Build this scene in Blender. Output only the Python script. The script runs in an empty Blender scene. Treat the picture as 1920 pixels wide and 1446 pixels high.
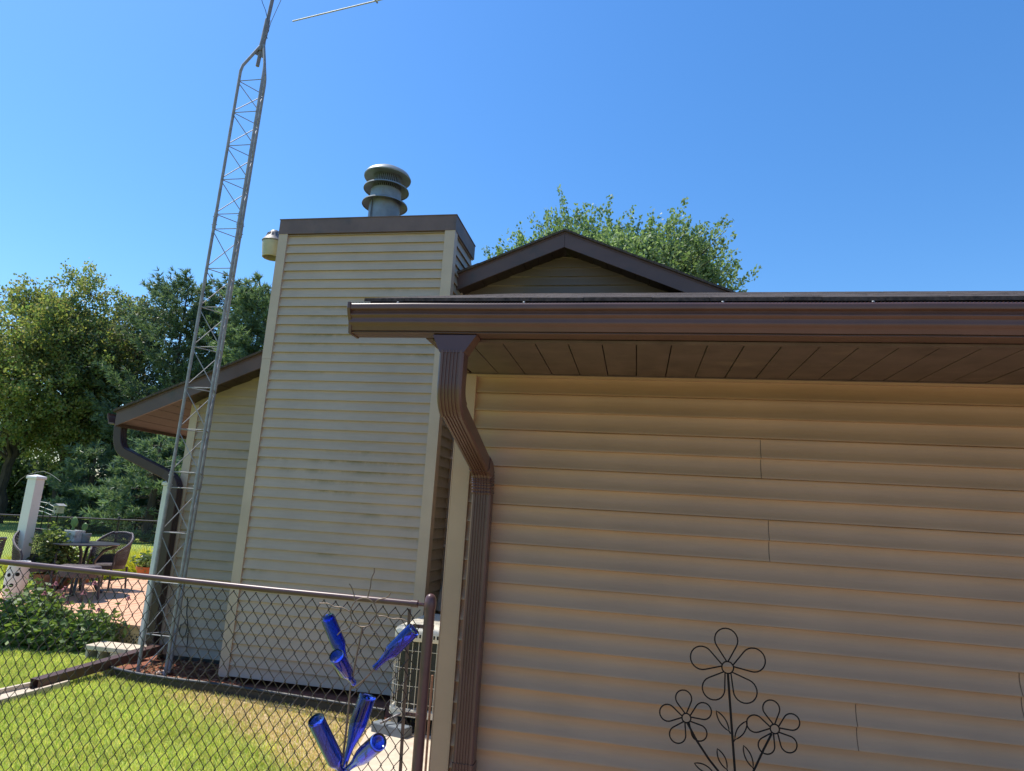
import bpy, bmesh, math, random
import numpy as np
from mathutils import Vector, Matrix

# ------------------------------------------------------------------ camera, sky, sun, exposure
scene = bpy.context.scene
COL = scene.collection
CAM_H = 1.85
GZ = 0.09                         # level of the lawn
F_PX = 1225.94                     # focal length in photo pixels (1920 wide)
def cam_axes(yaw, pit, rol):
    f = Vector((math.sin(yaw)*math.cos(pit), math.cos(yaw)*math.cos(pit), math.sin(pit)))
    r0 = Vector((math.cos(yaw), -math.sin(yaw), 0)); u0 = r0.cross(f)
    return r0*math.cos(rol)+u0*math.sin(rol), -r0*math.sin(rol)+u0*math.cos(rol), f
CR, CU, CF = cam_axes(math.radians(-11.2475), math.radians(11.2584), math.radians(3.5482))
cam_d = bpy.data.cameras.new('camera'); cam = bpy.data.objects.new('camera', cam_d); COL.objects.link(cam)
cam.matrix_world = Matrix(((CR.x, CU.x, -CF.x, 0), (CR.y, CU.y, -CF.y, 0), (CR.z, CU.z, -CF.z, CAM_H), (0, 0, 0, 1)))
cam_d.sensor_fit = 'HORIZONTAL'; cam_d.sensor_width = 36; cam_d.lens = F_PX/1920*36
cam_d.clip_start = 0.05; cam_d.clip_end = 2000
scene.camera = cam

SUN_DIR = Vector((-0.47, 0.10, 0.875)).normalized()
SUN_EL = math.asin(SUN_DIR.z)
SUN_AZ = math.atan2(SUN_DIR.x, SUN_DIR.y)          # clockwise from +Y
world = bpy.data.worlds.new('World'); scene.world = world; world.use_nodes = True
wn = world.node_tree.nodes; wl = world.node_tree.links
for n in list(wn): wn.remove(n)
sky = wn.new('ShaderNodeTexSky'); sky.sky_type = 'NISHITA'; sky.sun_disc = False
sky.sun_elevation = SUN_EL; sky.sun_rotation = SUN_AZ
sky.altitude = 200; sky.air_density = 1.45; sky.dust_density = 0.5; sky.ozone_density = 10.0
bg = wn.new('ShaderNodeBackground'); bg.inputs['Strength'].default_value = 0.15
wo = wn.new('ShaderNodeOutputWorld')
hsv = wn.new('ShaderNodeHueSaturation'); hsv.inputs['Saturation'].default_value = 1.15; hsv.inputs['Hue'].default_value = .502
wl.new(sky.outputs[0], hsv.inputs['Color']); wl.new(hsv.outputs[0], bg.inputs['Color']); wl.new(bg.outputs[0], wo.inputs['Surface'])

sun_d = bpy.data.lights.new('sun', 'SUN'); sun_d.energy = 5.0; sun_d.angle = math.radians(0.53)
sun_d.color = (1.0, 0.94, 0.84)
sun = bpy.data.objects.new('sun', sun_d); COL.objects.link(sun)
sun.rotation_euler = (-SUN_DIR).to_track_quat('-Z', 'Y').to_euler(); sun.location = SUN_DIR*60

vs = scene.view_settings
vs.view_transform = 'Standard'; vs.look = 'None'; vs.gamma = 1.0; vs.use_curve_mapping = False; vs.exposure = 0.35
scene.cycles.max_bounces = 8; scene.cycles.transparent_max_bounces = 12; scene.cycles.transmission_bounces = 10

# ------------------------------------------------------------------ helpers
RNG = np.random.default_rng(7)
R_ = random.Random(11)

def ray(x, y): return CR*((x-960)/F_PX) + CU*((723-y)/F_PX) + CF
def at(x, y, Y):                    # a photo point brought to the depth it really stands at
    d = ray(x, y); p = d*(Y/d.y); return Vector((p.x, p.y, p.z+CAM_H))
def atz(x, y, z):
    d = ray(x, y); p = d*((z-CAM_H)/d.z); return Vector((p.x, p.y, z))

class MB:
    def __init__(s): s.v = []; s.f = []
    def add(s, verts, faces):
        o = len(s.v); s.v += [tuple(p) for p in verts]; s.f += [tuple(i+o for i in f) for f in faces]; return s
    def box(s, a, b):
        x0, y0, z0 = a; x1, y1, z1 = b
        s.add([(x0,y0,z0),(x1,y0,z0),(x1,y1,z0),(x0,y1,z0),(x0,y0,z1),(x1,y0,z1),(x1,y1,z1),(x0,y1,z1)],
              [(0,3,2,1),(4,5,6,7),(0,1,5,4),(1,2,6,5),(2,3,7,6),(3,0,4,7)]); return s
    def hexa(s, p):                 # 8 points, bottom ring then top ring
        s.add(p, [(0,3,2,1),(4,5,6,7),(0,1,5,4),(1,2,6,5),(2,3,7,6),(3,0,4,7)]); return s
    def loft(s, rings, cap=True, closed=True):
        n = len(rings[0]); o = len(s.v)
        for r in rings: s.v += [tuple(p) for p in r]
        for k in range(len(rings)-1):
            for i in range(n if closed else n-1):
                j = (i+1) % n
                s.f.append((o+k*n+i, o+k*n+j, o+(k+1)*n+j, o+(k+1)*n+i))
        if cap:
            s.f.append(tuple(o+i for i in range(n-1, -1, -1)))
            s.f.append(tuple(o+(len(rings)-1)*n+i for i in range(n)))
        return s
    def tube(s, pts, r, n=6, closed=False):
        pts = [Vector(p) for p in pts]; rings = []; up = None
        rr = r if isinstance(r, (list, tuple)) else [r]*len(pts)
        for i, p in enumerate(pts):
            if closed: t = pts[(i+1) % len(pts)]-pts[i-1]
            else: t = pts[min(i+1, len(pts)-1)]-pts[max(i-1, 0)]
            t = t.normalized() if t.length > 1e-9 else Vector((0, 0, 1))
            if up is None:
                a = Vector((0, 0, 1)) if abs(t.z) < .9 else Vector((1, 0, 0))
                up = (a-t*a.dot(t)).normalized()
            else:
                up = up-t*up.dot(t)
                up = up.normalized() if up.length > 1e-6 else t.orthogonal().normalized()
            w = t.cross(up)
            rings.append([p+(up*math.cos(2*math.pi*k/n)+w*math.sin(2*math.pi*k/n))*rr[i] for k in range(n)])
        if closed: rings.append(rings[0])
        return s.loft(rings, cap=not closed)
    def lathe(s, prof, base=(0,0,0), axis=(0,0,1), n=24):
        ax = Vector(axis).normalized(); u = ax.orthogonal().normalized(); w = ax.cross(u); b = Vector(base)
        rings = [[b+ax*h+(u*math.cos(2*math.pi*k/n)+w*math.sin(2*math.pi*k/n))*max(r, 1e-4) for k in range(n)] for r, h in prof]
        return s.loft(rings, cap=True)
    def prism(s, poly, d):          # planar polygon pushed along d
        d = Vector(d); p = [Vector(q) for q in poly]
        return s.loft([p, [q+d for q in p]])
    def build(s, name, mat, parent=None, smooth=False, bevel=0, fix=True):
        me = bpy.data.meshes.new(name); me.from_pydata(s.v, [], s.f); me.update()
        if fix:
            b = bmesh.new(); b.from_mesh(me); bmesh.ops.recalc_face_normals(b, faces=b.faces); b.to_mesh(me); b.free()
        o = bpy.data.objects.new(name, me); COL.objects.link(o)
        if mat: me.materials.append(mat)
        if smooth:
            for p in me.polygons: p.use_smooth = True
            me.set_sharp_from_angle(angle=math.radians(40))
        if bevel:
            m = o.modifiers.new('bevel', 'BEVEL'); m.width = bevel; m.segments = 2; m.limit_method = 'ANGLE'; m.angle_limit = math.radians(50)
        if parent: attach(o, parent)
        return o

def attach(o, parent):
    o.parent = parent
    M = Matrix.Identity(4); q = parent
    chain = []
    while q: chain.append(q); q = q.parent
    for q in reversed(chain): M = M @ q.matrix_parent_inverse @ q.matrix_basis
    o.matrix_parent_inverse = M.inverted()

def tag(o, label=None, cat=None, group=None, kind=None):
    if label: o['label'] = label
    if cat: o['category'] = cat
    if group: o['group'] = group
    if kind: o['kind'] = kind
    return o
def thing(name, loc, label, cat, group=None):
    o = bpy.data.objects.new(name, None); COL.objects.link(o); o.location = loc; o.empty_display_size = .1
    return tag(o, label, cat, group)

def from_arrays(name, V, Fc, mat, parent=None, smooth=False):   # V (N,3), Fc (M,k)
    me = bpy.data.meshes.new(name); k = Fc.shape[1]
    me.vertices.add(len(V)); me.vertices.foreach_set('co', np.ascontiguousarray(V, dtype=np.float32).ravel())
    me.loops.add(Fc.size); me.loops.foreach_set('vertex_index', np.ascontiguousarray(Fc, dtype=np.int32).ravel())
    me.polygons.add(len(Fc)); me.polygons.foreach_set('loop_start', np.arange(0, Fc.size, k, dtype=np.int32))
    me.polygons.foreach_set('loop_total', np.full(len(Fc), k, dtype=np.int32))
    me.update(calc_edges=True); me.validate()
    if smooth: me.polygons.foreach_set('use_smooth', np.ones(len(Fc), dtype=bool))
    me.materials.append(mat)
    o = bpy.data.objects.new(name, me); COL.objects.link(o)
    if parent: attach(o, parent)
    return o

# ------------------------------------------------------------------ materials
def nmat(name):
    m = bpy.data.materials.new(name); m.use_nodes = True
    nt = m.node_tree; b = nt.nodes['Principled BSDF']; return m, nt, b
def mixc(nt, fac, a, b, mode='MIX'):
    n = nt.nodes.new('ShaderNodeMix'); n.data_type = 'RGBA'; n.blend_type = mode
    for s, v in ((0, fac), (6, a), (7, b)):
        if hasattr(v, 'is_linked') or isinstance(v, bpy.types.NodeSocket): nt.links.new(v, n.inputs[s])
        elif s == 0: n.inputs[0].default_value = v
        else: n.inputs[s].default_value = (*v, 1) if len(v) == 3 else v
    return n.outputs[2]
def noise(nt, scale, detail=4, rough=.55, stretch=None, obj=True):
    tc = nt.nodes.new('ShaderNodeTexCoord'); out = tc.outputs['Object']
    if stretch:
        mp = nt.nodes.new('ShaderNodeMapping'); mp.inputs['Scale'].default_value = stretch; nt.links.new(out, mp.inputs[0]); out = mp.outputs[0]
    n = nt.nodes.new('ShaderNodeTexNoise'); n.inputs['Scale'].default_value = scale; n.inputs['Detail'].default_value = detail
    n.inputs['Roughness'].default_value = rough; nt.links.new(out, n.inputs['Vector']); return n.outputs['Fac']
def ramp(nt, src, stops):
    r = nt.nodes.new('ShaderNodeValToRGB'); e = r.color_ramp.elements
    while len(e) < len(stops): e.new(.5)
    for i, (p, c) in enumerate(stops):
        e[i].position = p; e[i].color = (*c, 1) if not isinstance(c, (int, float)) else (c, c, c, 1)
    nt.links.new(src, r.inputs[0]); return r.outputs[0]
def bump(nt, b, src, strength=.2, dist=.01):
    n = nt.nodes.new('ShaderNodeBump'); n.inputs['Strength'].default_value = strength; n.inputs['Distance'].default_value = dist
    nt.links.new(src, n.inputs['Height']); nt.links.new(n.outputs[0], b.inputs['Normal'])
def simple(name, col, rough=.5, metal=0, var=.15, scale=6, bs=0, stretch=None, spec=None, dirt=None):
    m, nt, b = nmat(name)
    f = noise(nt, scale, 5, .6, stretch)
    lo = tuple(c*(1-var) for c in col); hi = tuple(min(1, c*(1+var)) for c in col)
    c = ramp(nt, f, [(.3, lo), (.7, hi)])
    if dirt:
        f2 = noise(nt, dirt[1], 6, .65, dirt[3] if len(dirt) > 3 else None)
        c = mixc(nt, ramp(nt, f2, [(dirt[2], 0.0), (dirt[2]+.16, .8)]), c, dirt[0])
    nt.links.new(c, b.inputs['Base Color'])
    b.inputs['Roughness'].default_value = rough; b.inputs['Metallic'].default_value = metal
    if spec is not None: b.inputs['Specular IOR Level'].default_value = spec
    if bs: bump(nt, b, noise(nt, scale*8, 4, .6, stretch), bs)
    return m
def leafmat(name, cols, rough=.5, trans=.35, tcol=None, patch=.45):
    m, nt, b = nmat(name)
    g = nt.nodes.new('ShaderNodeNewGeometry')
    n = len(cols); c = ramp(nt, g.outputs['Random Per Island'], [(i/(n-1), cols[i]) for i in range(n)])
    big = noise(nt, patch, 3, .55)
    hs = nt.nodes.new('ShaderNodeHueSaturation')
    mr = nt.nodes.new('ShaderNodeMapRange'); mr.inputs[1].default_value = .3; mr.inputs[2].default_value = .7
    mr.inputs[3].default_value = .8; mr.inputs[4].default_value = 1.2
    nt.links.new(big, mr.inputs[0]); nt.links.new(mr.outputs[0], hs.inputs['Value']); nt.links.new(c, hs.inputs['Color'])
    nt.links.new(hs.outputs[0], b.inputs['Base Color']); b.inputs['Roughness'].default_value = rough
    b.inputs['Specular IOR Level'].default_value = .35
    t = nt.nodes.new('ShaderNodeBsdfTranslucent')
    hb = nt.nodes.new('ShaderNodeMix'); hb.data_type = 'RGBA'; hb.blend_type = 'MULTIPLY'; hb.inputs[0].default_value = 1
    nt.links.new(hs.outputs[0], hb.inputs[6]); hb.inputs[7].default_value = (1.5, 1.5, .7, 1)
    nt.links.new(hb.outputs[2], t.inputs['Color'])
    mx = nt.nodes.new('ShaderNodeMixShader'); mx.inputs[0].default_value = trans
    nt.links.new(b.outputs[0], mx.inputs[1]); nt.links.new(t.outputs[0], mx.inputs[2])
    nt.links.new(mx.outputs[0], nt.nodes['Material Output'].inputs['Surface'])
    return m

def siding_mat(name, col, mould):
    m, nt, b = nmat(name)
    f = noise(nt, 2.2, 5, .6)
    c = ramp(nt, f, [(.3, tuple(x*.9 for x in col)), (.7, tuple(min(1, x*1.08) for x in col))])
    f3 = noise(nt, 30, 3, .5, (.15, 1, 1.5))
    c = mixc(nt, .25, c, ramp(nt, f3, [(.35, tuple(x*.82 for x in col)), (.65, tuple(x*1.05 for x in col))]))
    if mould:                                     # algae: streaks along the laps, in patches
        tc = nt.nodes.new('ShaderNodeTexCoord'); sp = nt.nodes.new('ShaderNodeSeparateXYZ'); nt.links.new(tc.outputs['Object'], sp.inputs[0])
        mo = nt.nodes.new('ShaderNodeMath'); mo.operation = 'FRACT'
        ad = nt.nodes.new('ShaderNodeMath'); ad.operation = 'MULTIPLY_ADD'; ad.inputs[1].default_value = 1/.1016; ad.inputs[2].default_value = -.16/.1016
        nt.links.new(sp.outputs[2], ad.inputs[0]); nt.links.new(ad.outputs[0], mo.inputs[0])
        edge = ramp(nt, mo.outputs[0], [(0, 0.0), (.03, 0.0), (.5, .12), (.78, .55), (.93, 1.0), (1.0, 1.0)])
        patch = ramp(nt, noise(nt, .9, 3, .55, (1.0, 1, 2.2)), [(mould, 0.0), (mould+.12, 1.0)])
        fine = ramp(nt, noise(nt, 7, 6, .7, (.8, 1, .7)), [(.38, 0.0), (.6, 1.0)])
        k = nt.nodes.new('ShaderNodeMath'); k.operation = 'MULTIPLY'; nt.links.new(edge, k.inputs[0]); nt.links.new(patch, k.inputs[1])
        k2 = nt.nodes.new('ShaderNodeMath'); k2.operation = 'MULTIPLY'; nt.links.new(k.outputs[0], k2.inputs[0]); nt.links.new(fine, k2.inputs[1])
        k3 = nt.nodes.new('ShaderNodeMath'); k3.operation = 'MULTIPLY'; k3.inputs[1].default_value = .62; nt.links.new(k2.outputs[0], k3.inputs[0])
        c = mixc(nt, k3.outputs[0], c, (.105, .105, .04))
    nt.links.new(c, b.inputs['Base Color']); b.inputs['Roughness'].default_value = .48
    bump(nt, b, noise(nt, 90, 4, .65, (.10, .10, 1)), .16, .004)
    return m

M = {}
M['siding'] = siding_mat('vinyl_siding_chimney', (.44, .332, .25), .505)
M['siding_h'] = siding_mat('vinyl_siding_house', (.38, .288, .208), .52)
M['siding_side'] = siding_mat('vinyl_siding_chimney_side', (.36, .295, .225), .36)  # darker base and more algae than the chimney front
M['siding_g'] = siding_mat('vinyl_siding_garage_shaded', (.36, .24, .143), 0)  # the wall's shade is put into this darker, warmer base colour
M['trim'] = simple('beige_trim', (.465, .358, .278), .5, var=.08, scale=3)
M['trim_g'] = simple('tan_trim', (.385, .27, .175), .5, var=.08, scale=3)
M['brown_d'] = simple('dark_brown_downspout', (.042, .022, .021), .42, var=.15, scale=5, spec=.4)
M['padm'] = simple('pad_painted_shade', (.06, .055, .05), .9, var=.3)  # shade under the air conditioner painted in as a near black base
M['jointm'] = simple('joint_shadow_paint', (.10, .072, .05), .8, var=.1)  # brown that stands for the shadow at the panel overlap
M['gable'] = siding_mat('dark_gable_siding', (.145, .105, .078), 0)  # darker siding tone for the upper gable
M['brown'] = simple('brown_aluminium', (.094, .050, .041), .36, var=.12, scale=5, spec=.45)
M['fascia'] = simple('brown_fascia', (.094, .052, .044), .45, var=.2, scale=4, stretch=(.4, 1, 1), dirt=((.045, .04, .038), 3, .55))
M['capmetal'] = simple('chimney_cap_trim', (.135, .084, .070), .5, var=.2, scale=4, dirt=((.06, .05, .048), 2.2, .5))
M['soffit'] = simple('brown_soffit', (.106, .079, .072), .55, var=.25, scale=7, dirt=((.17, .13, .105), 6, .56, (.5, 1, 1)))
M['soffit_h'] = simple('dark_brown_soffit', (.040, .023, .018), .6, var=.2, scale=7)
M['shingle'] = simple('asphalt_shingle', (.075, .055, .046), .95, var=.6, scale=40, bs=.6)
M['galv'] = simple('galvanised_steel', (.25, .25, .265), .6, metal=.2, var=.25, scale=14, spec=.3, dirt=((.20, .17, .15), 8, .58))
M['galvdull'] = simple('weathered_galvanised', (.20, .19, .20), .55, metal=.3, var=.22, scale=9, dirt=((.30, .22, .17), 5, .60))
M['flue'] = simple('flue_metal', (.19, .225, .255), .5, metal=.3, var=.2, scale=7, dirt=((.22, .16, .13), 6, .60))
M['alu'] = simple('aluminium_rod', (.34, .35, .35), .6, metal=.15, var=.08)
M['black'] = simple('black_plastic', (.016, .017, .02), .5, var=.3)
M['dark'] = simple('dark_void', (.008, .008, .008), .9, var=.1)
M['fence'] = simple('brown_vinyl_fence', (.088, .044, .047), .36, var=.15, scale=12, spec=.45)
M['mesh'] = simple('brown_vinyl_wire', (.030, .019, .015), .45, var=.2, scale=20, spec=.45)
M['wire'] = simple('rusty_wire', (.16, .115, .085), .5, metal=.35, var=.35, scale=40)
M['iron'] = simple('black_wrought_wire', (.007, .006, .006), .6, var=.2, spec=.2)
M['white'] = simple('white_vinyl', (.72, .70, .67), .45, var=.06, scale=3, dirt=((.42, .38, .32), 4, .62))
M['concrete'] = simple('concrete', (.56, .47, .36), .9, var=.14, scale=9, bs=.25, dirt=((.44, .36, .28), 3, .58))
M['foundation'] = simple('foundation_block', (.15, .14, .13), .9, var=.2, scale=6, bs=.3)
M['deck'] = simple('cedar_deck', (.66, .37, .22), .6, var=.16, scale=5, stretch=(3, .25, 1), dirt=((.50, .26, .15), 3, .62))
M['lattice'] = simple('tan_lattice', (.66, .46, .27), .7, var=.2, scale=8)
M['bounce_ground'] = simple('tan_bounce_ground', (.42, .255, .16), .95, var=.35, scale=40, bs=.5)
M['mulch'] = simple('red_mulch', (.22, .075, .04), .9, var=.5, scale=30)
M['acpaint'] = simple('beige_ac_paint', (.62, .57, .46), .4, var=.07, scale=5, dirt=((.33, .28, .21), 5, .66))
M['coil'] = simple('dark_coil', (.016, .017, .018), .5, var=.5, scale=60)
M['wicker'] = simple('dark_wicker', (.085, .064, .07), .45, var=.4, scale=60, bs=.5)
M['tabletop'] = simple('dark_table_metal', (.05, .05, .055), .28, var=.2, scale=10)
M['terracotta'] = simple('orange_terracotta', (.52, .17, .05), .7, var=.15)
M['clay'] = simple('weathered_clay', (.22, .12, .075), .85, var=.3, scale=9)
M['greypot'] = simple('grey_pot', (.26, .26, .25), .8, var=.3, scale=14)
M['marblepot'] = simple('white_marbled_pot', (.68, .68, .66), .5, var=.04, dirt=((.11, .11, .11), 9, .5))
M['soil'] = simple('potting_soil', (.035, .026, .02), .95, var=.4, scale=30)
M['cactus'] = simple('cactus_green', (.13, .22, .06), .55, var=.25, scale=22, dirt=((.30, .36, .16), 60, .64))
M['bark'] = simple('bark', (.062, .048, .038), .95, var=.4, scale=14, bs=.6, stretch=(1, 1, .25))
M['palemetal'] = simple('pale_rod', (.5, .5, .47), .5, var=.1)
M['lens'] = simple('yellowed_acrylic', (.42, .38, .24), .35, var=.15, scale=8)
M['rust'] = simple('rusty_rod', (.33, .19, .12), .7, var=.3, scale=40)
M['pvc'] = simple('grey_conduit', (.50, .40, .36), .55, var=.15)
M['hood'] = simple('pale_plastic', (.42, .39, .34), .5, var=.1)
M['bird'] = simple('birdhouse_wood', (.34, .31, .23), .7, var=.15)
M['bluebox'] = simple('grey_blue_block', (.15, .17, .19), .7, var=.15, dirt=((.05, .05, .05), 3, .6))
M['cable'] = simple('black_cable', (.05, .055, .07), .5)
M['petal'] = simple('dried_pink_petal', (.33, .10, .12), .8, var=.3)
M['stem'] = simple('dry_stem', (.10, .11, .045), .8, var=.3)

M['lf_oak'] = leafmat('oak_leaves', [(0.091, 0.155, 0.074), (0.169, 0.234, 0.098), (0.286, 0.311, 0.122), (0.221, 0.191, 0.11)], trans=0.45)
M['lf_dark'] = leafmat('dark_leaves', [(0.044, 0.085, 0.065), (0.078, 0.133, 0.086), (0.131, 0.16, 0.107), (0.131, 0.112, 0.097)], trans=0.4)
M['lf_pine'] = leafmat('pine_needles', [(0.068, 0.127, 0.106), (0.122, 0.187, 0.131), (0.184, 0.247, 0.16)], trans=0.3)
M['lf_wpine'] = leafmat('pale_pine_needles', [(0.098, 0.161, 0.124), (0.149, 0.225, 0.147), (0.218, 0.287, 0.194)], trans=0.3)
M['lf_maple'] = leafmat('silver_leaves', [(0.097, 0.172, 0.084), (0.162, 0.248, 0.13), (0.259, 0.344, 0.244)], trans=0.45)
M['lf_under'] = leafmat('thicket_leaves', [(0.042, 0.078, 0.055), (0.076, 0.121, 0.068), (0.113, 0.155, 0.082)], trans=0.3)  # dark leaf greens of the thickets
M['lf_shrub'] = leafmat('shrub_leaves', [(0.062, 0.114, 0.036), (0.112, 0.18, 0.052), (0.2, 0.276, 0.085)], rough=.55, trans=0.35)
M['lf_pot'] = leafmat('potted_leaves', [(0.06, 0.1, 0.035), (0.12, 0.17, 0.06), (0.24, 0.29, 0.12)], rough=.4, trans=0.4)
M['grassy'] = leafmat('yellow_grass', [(0.3, 0.36, 0.05), (0.48, 0.48, 0.07), (0.6, 0.52, 0.09)], trans=0.45)
M['blade'] = leafmat('lawn_blades', [(.27, .38, .07), (.40, .50, .12), (.52, .57, .19), (.60, .60, .25), (.68, .58, .34)], trans=.42, patch=2.6)

M['straw'] = leafmat('straw_blades', [(.40, .32, .14), (.60, .48, .25), (.72, .60, .36), (.34, .38, .12)], trans=.3, patch=3.0)
# glass
def glassmat():
    m, nt, b = nmat('cobalt_glass')
    b.inputs['Base Color'].default_value = (.12, .22, .94, 1); b.inputs['Roughness'].default_value = .02
    b.inputs['Transmission Weight'].default_value = 1.0; b.inputs['IOR'].default_value = 1.46
    return m
M['glass'] = glassmat()

def ground_mat():
    m, nt, b = nmat('lawn_soil')
    n1 = noise(nt, .9, 5, .6); n2 = noise(nt, 22, 4, .7)
    g = ramp(nt, n2, [(.3, (.19, .26, .05)), (.55, (.29, .36, .08)), (.8, (.40, .42, .14))])
    dry = ramp(nt, n2, [(.3, (.30, .215, .10)), (.5, (.44, .33, .18)), (.7, (.60, .47, .28))])
    # worn strip along the foundation and at the patio: distance to the house front in object space
    tc = nt.nodes.new('ShaderNodeTexCoord'); sp = nt.nodes.new('ShaderNodeSeparateXYZ'); nt.links.new(tc.outputs['Object'], sp.inputs[0])
    def mr(src, a, b_, c, d):
        r = nt.nodes.new('ShaderNodeMapRange'); r.inputs[1].default_value = a; r.inputs[2].default_value = b_
        r.inputs[3].default_value = c; r.inputs[4].default_value = d; nt.links.new(src, r.inputs[0]); return r.outputs[0]
    def math_(op, a, c):
        k = nt.nodes.new('ShaderNodeMath'); k.operation = op
        for i, v in enumerate((a, c)):
            if isinstance(v, (int, float)): k.inputs[i].default_value = v
            else: nt.links.new(v, k.inputs[i])
        return k.outputs[0]
    u = math_('MULTIPLY_ADD', sp.outputs[0], .62); nt.nodes[-1].inputs[2].default_value = 0
    v = math_('ADD', u, sp.outputs[1])             # y + .62 x : grows towards the house and the patio
    near = mr(v, 2.8, 3.45, 0, 1)
    near = math_('MULTIPLY', near, mr(sp.outputs[1], 7.2, 6.6, 0, 1))
    near = math_('MULTIPLY', near, mr(sp.outputs[0], -4.7, -4.0, 0, 1))
    edge = math_('MULTIPLY', mr(sp.outputs[1], 5.75, 6.05, 0, .75), mr(sp.outputs[0], -5.6, -5.3, 0, 1))
    d = math_('MAXIMUM', near, edge)
    d = math_('ADD', d, mr(n1, .3, .7, -.35, .35))
    d = ramp(nt, d, [(.35, 0.0), (.65, 1.0)])
    nt.links.new(mixc(nt, d, g, dry), b.inputs['Base Color']); b.inputs['Roughness'].default_value = .95
    b.inputs['Specular IOR Level'].default_value = .15
    bump(nt, b, n2, .5, .02)
    return m
M['lawn'] = ground_mat()
# ------------------------------------------------------------------ ground
def structure(o): o['kind'] = 'structure'; return o
lawn = MB().add([(-160,-40,GZ),(120,-40,GZ),(120,170,GZ),(-160,170,GZ)], [(0,1,2,3)]).build('lawn', M['lawn']); structure(lawn)
pat = MB().loft([[(-2.10,5.50,z),(-1.55,5.50,z),(-1.00,5.44,z),(-1.00,2.9,z),(-1.52,2.9,z)] for z in (GZ-.05,GZ+.012)]).build('patio', M['concrete'], bevel=.006); structure(pat)
gvl = MB().add([(-1.6,-14,GZ+.006),(16,-14,GZ+.006),(16,3.63,GZ+.006),(-1.0,3.63,GZ+.006),(-1.0,2.89,GZ+.006),(-1.6,2.89,GZ+.006)], [(0,1,2,3,4,5)]).build('bounce_ground', M['bounce_ground']); structure(gvl)  # unseen warm ground, added to bounce light onto the garage
EDGE = [atz(x, y, GZ) for x, y in ((188,1262),(215,1272),(260,1282),(320,1291),(420,1303),(500,1316),(600,1332),(720,1352))]
bed = MB().add([(p.x, p.y, GZ+.008) for p in EDGE]+[(-2.0,6.9,GZ+.012),(-5.2,6.9,GZ+.012)], [tuple(range(len(EDGE)+2))]).build('mulch_bed', M['mulch']); structure(bed)

# ------------------------------------------------------------------ siding
def siding(P, z0, z1, s0, s1, exp=.1016, out=.022):
    """laps; P(s, d, z) -> point, s runs along the wall, d out of it; s0(z), s1(z) give the ends"""
    mb = MB(); z = z0
    while z < z1-1e-4:
        zt = min(z+exp, z1)
        a0, a1, b0, b1 = s0(z), s1(z), s0(zt), s1(zt)
        if a1 > a0+.01:
            if b1 < b0: b0 = b1 = (b0+b1)/2
            N = max(1, int((a1-a0)/.28)); q = (zt-z)*.2; o = len(mb.v)
            for c in range(N+1):
                t = c/N; sa = a0+(a1-a0)*t; sb = b0+(b1-b0)*t; sm = sb+(sa-sb)*.2; w_ = 0 if c in (0, N) else R_.uniform(-.0011,.0011)
                mb.v += [tuple(P(sa,-.004,z+.010)), tuple(P(sa,out-.002,z)), tuple(P(sa,out+w_*.5,z+.002)), tuple(P((sa+sm)/2,(out+.0035)/2+w_,z+(zt-z)*.4)), tuple(P(sm,.0035+w_*.5,zt-q)), tuple(P(sb,.002,zt+.004))]
            for c in range(N):
                for k in range(5): mb.f.append((o+c*6+k, o+(c+1)*6+k, o+(c+1)*6+k+1, o+c*6+k+1))
        z = zt
    return mb

# ------------------------------------------------------------------ house
XL, XR, YW, YR = -5.085, 3.47, 6.715, 6.43
PX, PZ, SL = -.81, 4.845, .412                    # peak and slope of the gable
def rz(x): return PZ - SL*abs(x-PX)               # top of the roof
house = thing('house', (PX, YW, 0), 'beige sided house with a brown gable and a tall sided chimney behind the garage', 'house')
def wl_(z): return max(XL, PX-(4.70-z)/SL)
def wr_(z): return min(XR, PX+(4.70-z)/SL)
w = siding(lambda s,d,z: (s, YW-d, z), .16, 4.66, wl_, wr_)
w.add([(XL,YW+.01,.16),(XR,YW+.01,.16),(XR,YW+.01,rz(XR)-.2),(PX,YW+.01,PZ-.2),(XL,YW+.01,rz(XL)-.2)], [(0,1,2,3,4)])
w.build('front_wall', M['siding_h'], house, fix=False)
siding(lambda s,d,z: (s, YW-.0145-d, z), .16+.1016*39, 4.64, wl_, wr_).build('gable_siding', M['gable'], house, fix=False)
sw = siding(lambda s,d,z: (XL-d, s, z), .16, 2.9, lambda z: YW+.001, lambda z: 15.0)
sw.add([(XL+.01,YW+.01,0),(XL+.01,15,0),(XL+.01,15,2.9),(XL+.01,YW+.01,2.9)], [(0,1,2,3)])
sw.build('side_wall', M['siding_h'], house, fix=False)
MB().box((XL+.02,YW+.02,.2),(XR,15,2.6)).build('inner_walls', M['dark'], house)
MB().box((XL+.05,YW+.06,-.1),(XR,15,.19)).build('foundation', M['foundation'], house)
MB().box((XL-.016,YW-.031,.15),(XL+.075,YW-.001,rz(XL)-.19)).box((XL-.022,YW-.0308,.15),(XL-.001,YW+.075,rz(XL)-.19)).build('corner_trim', M['trim'], house)

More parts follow.
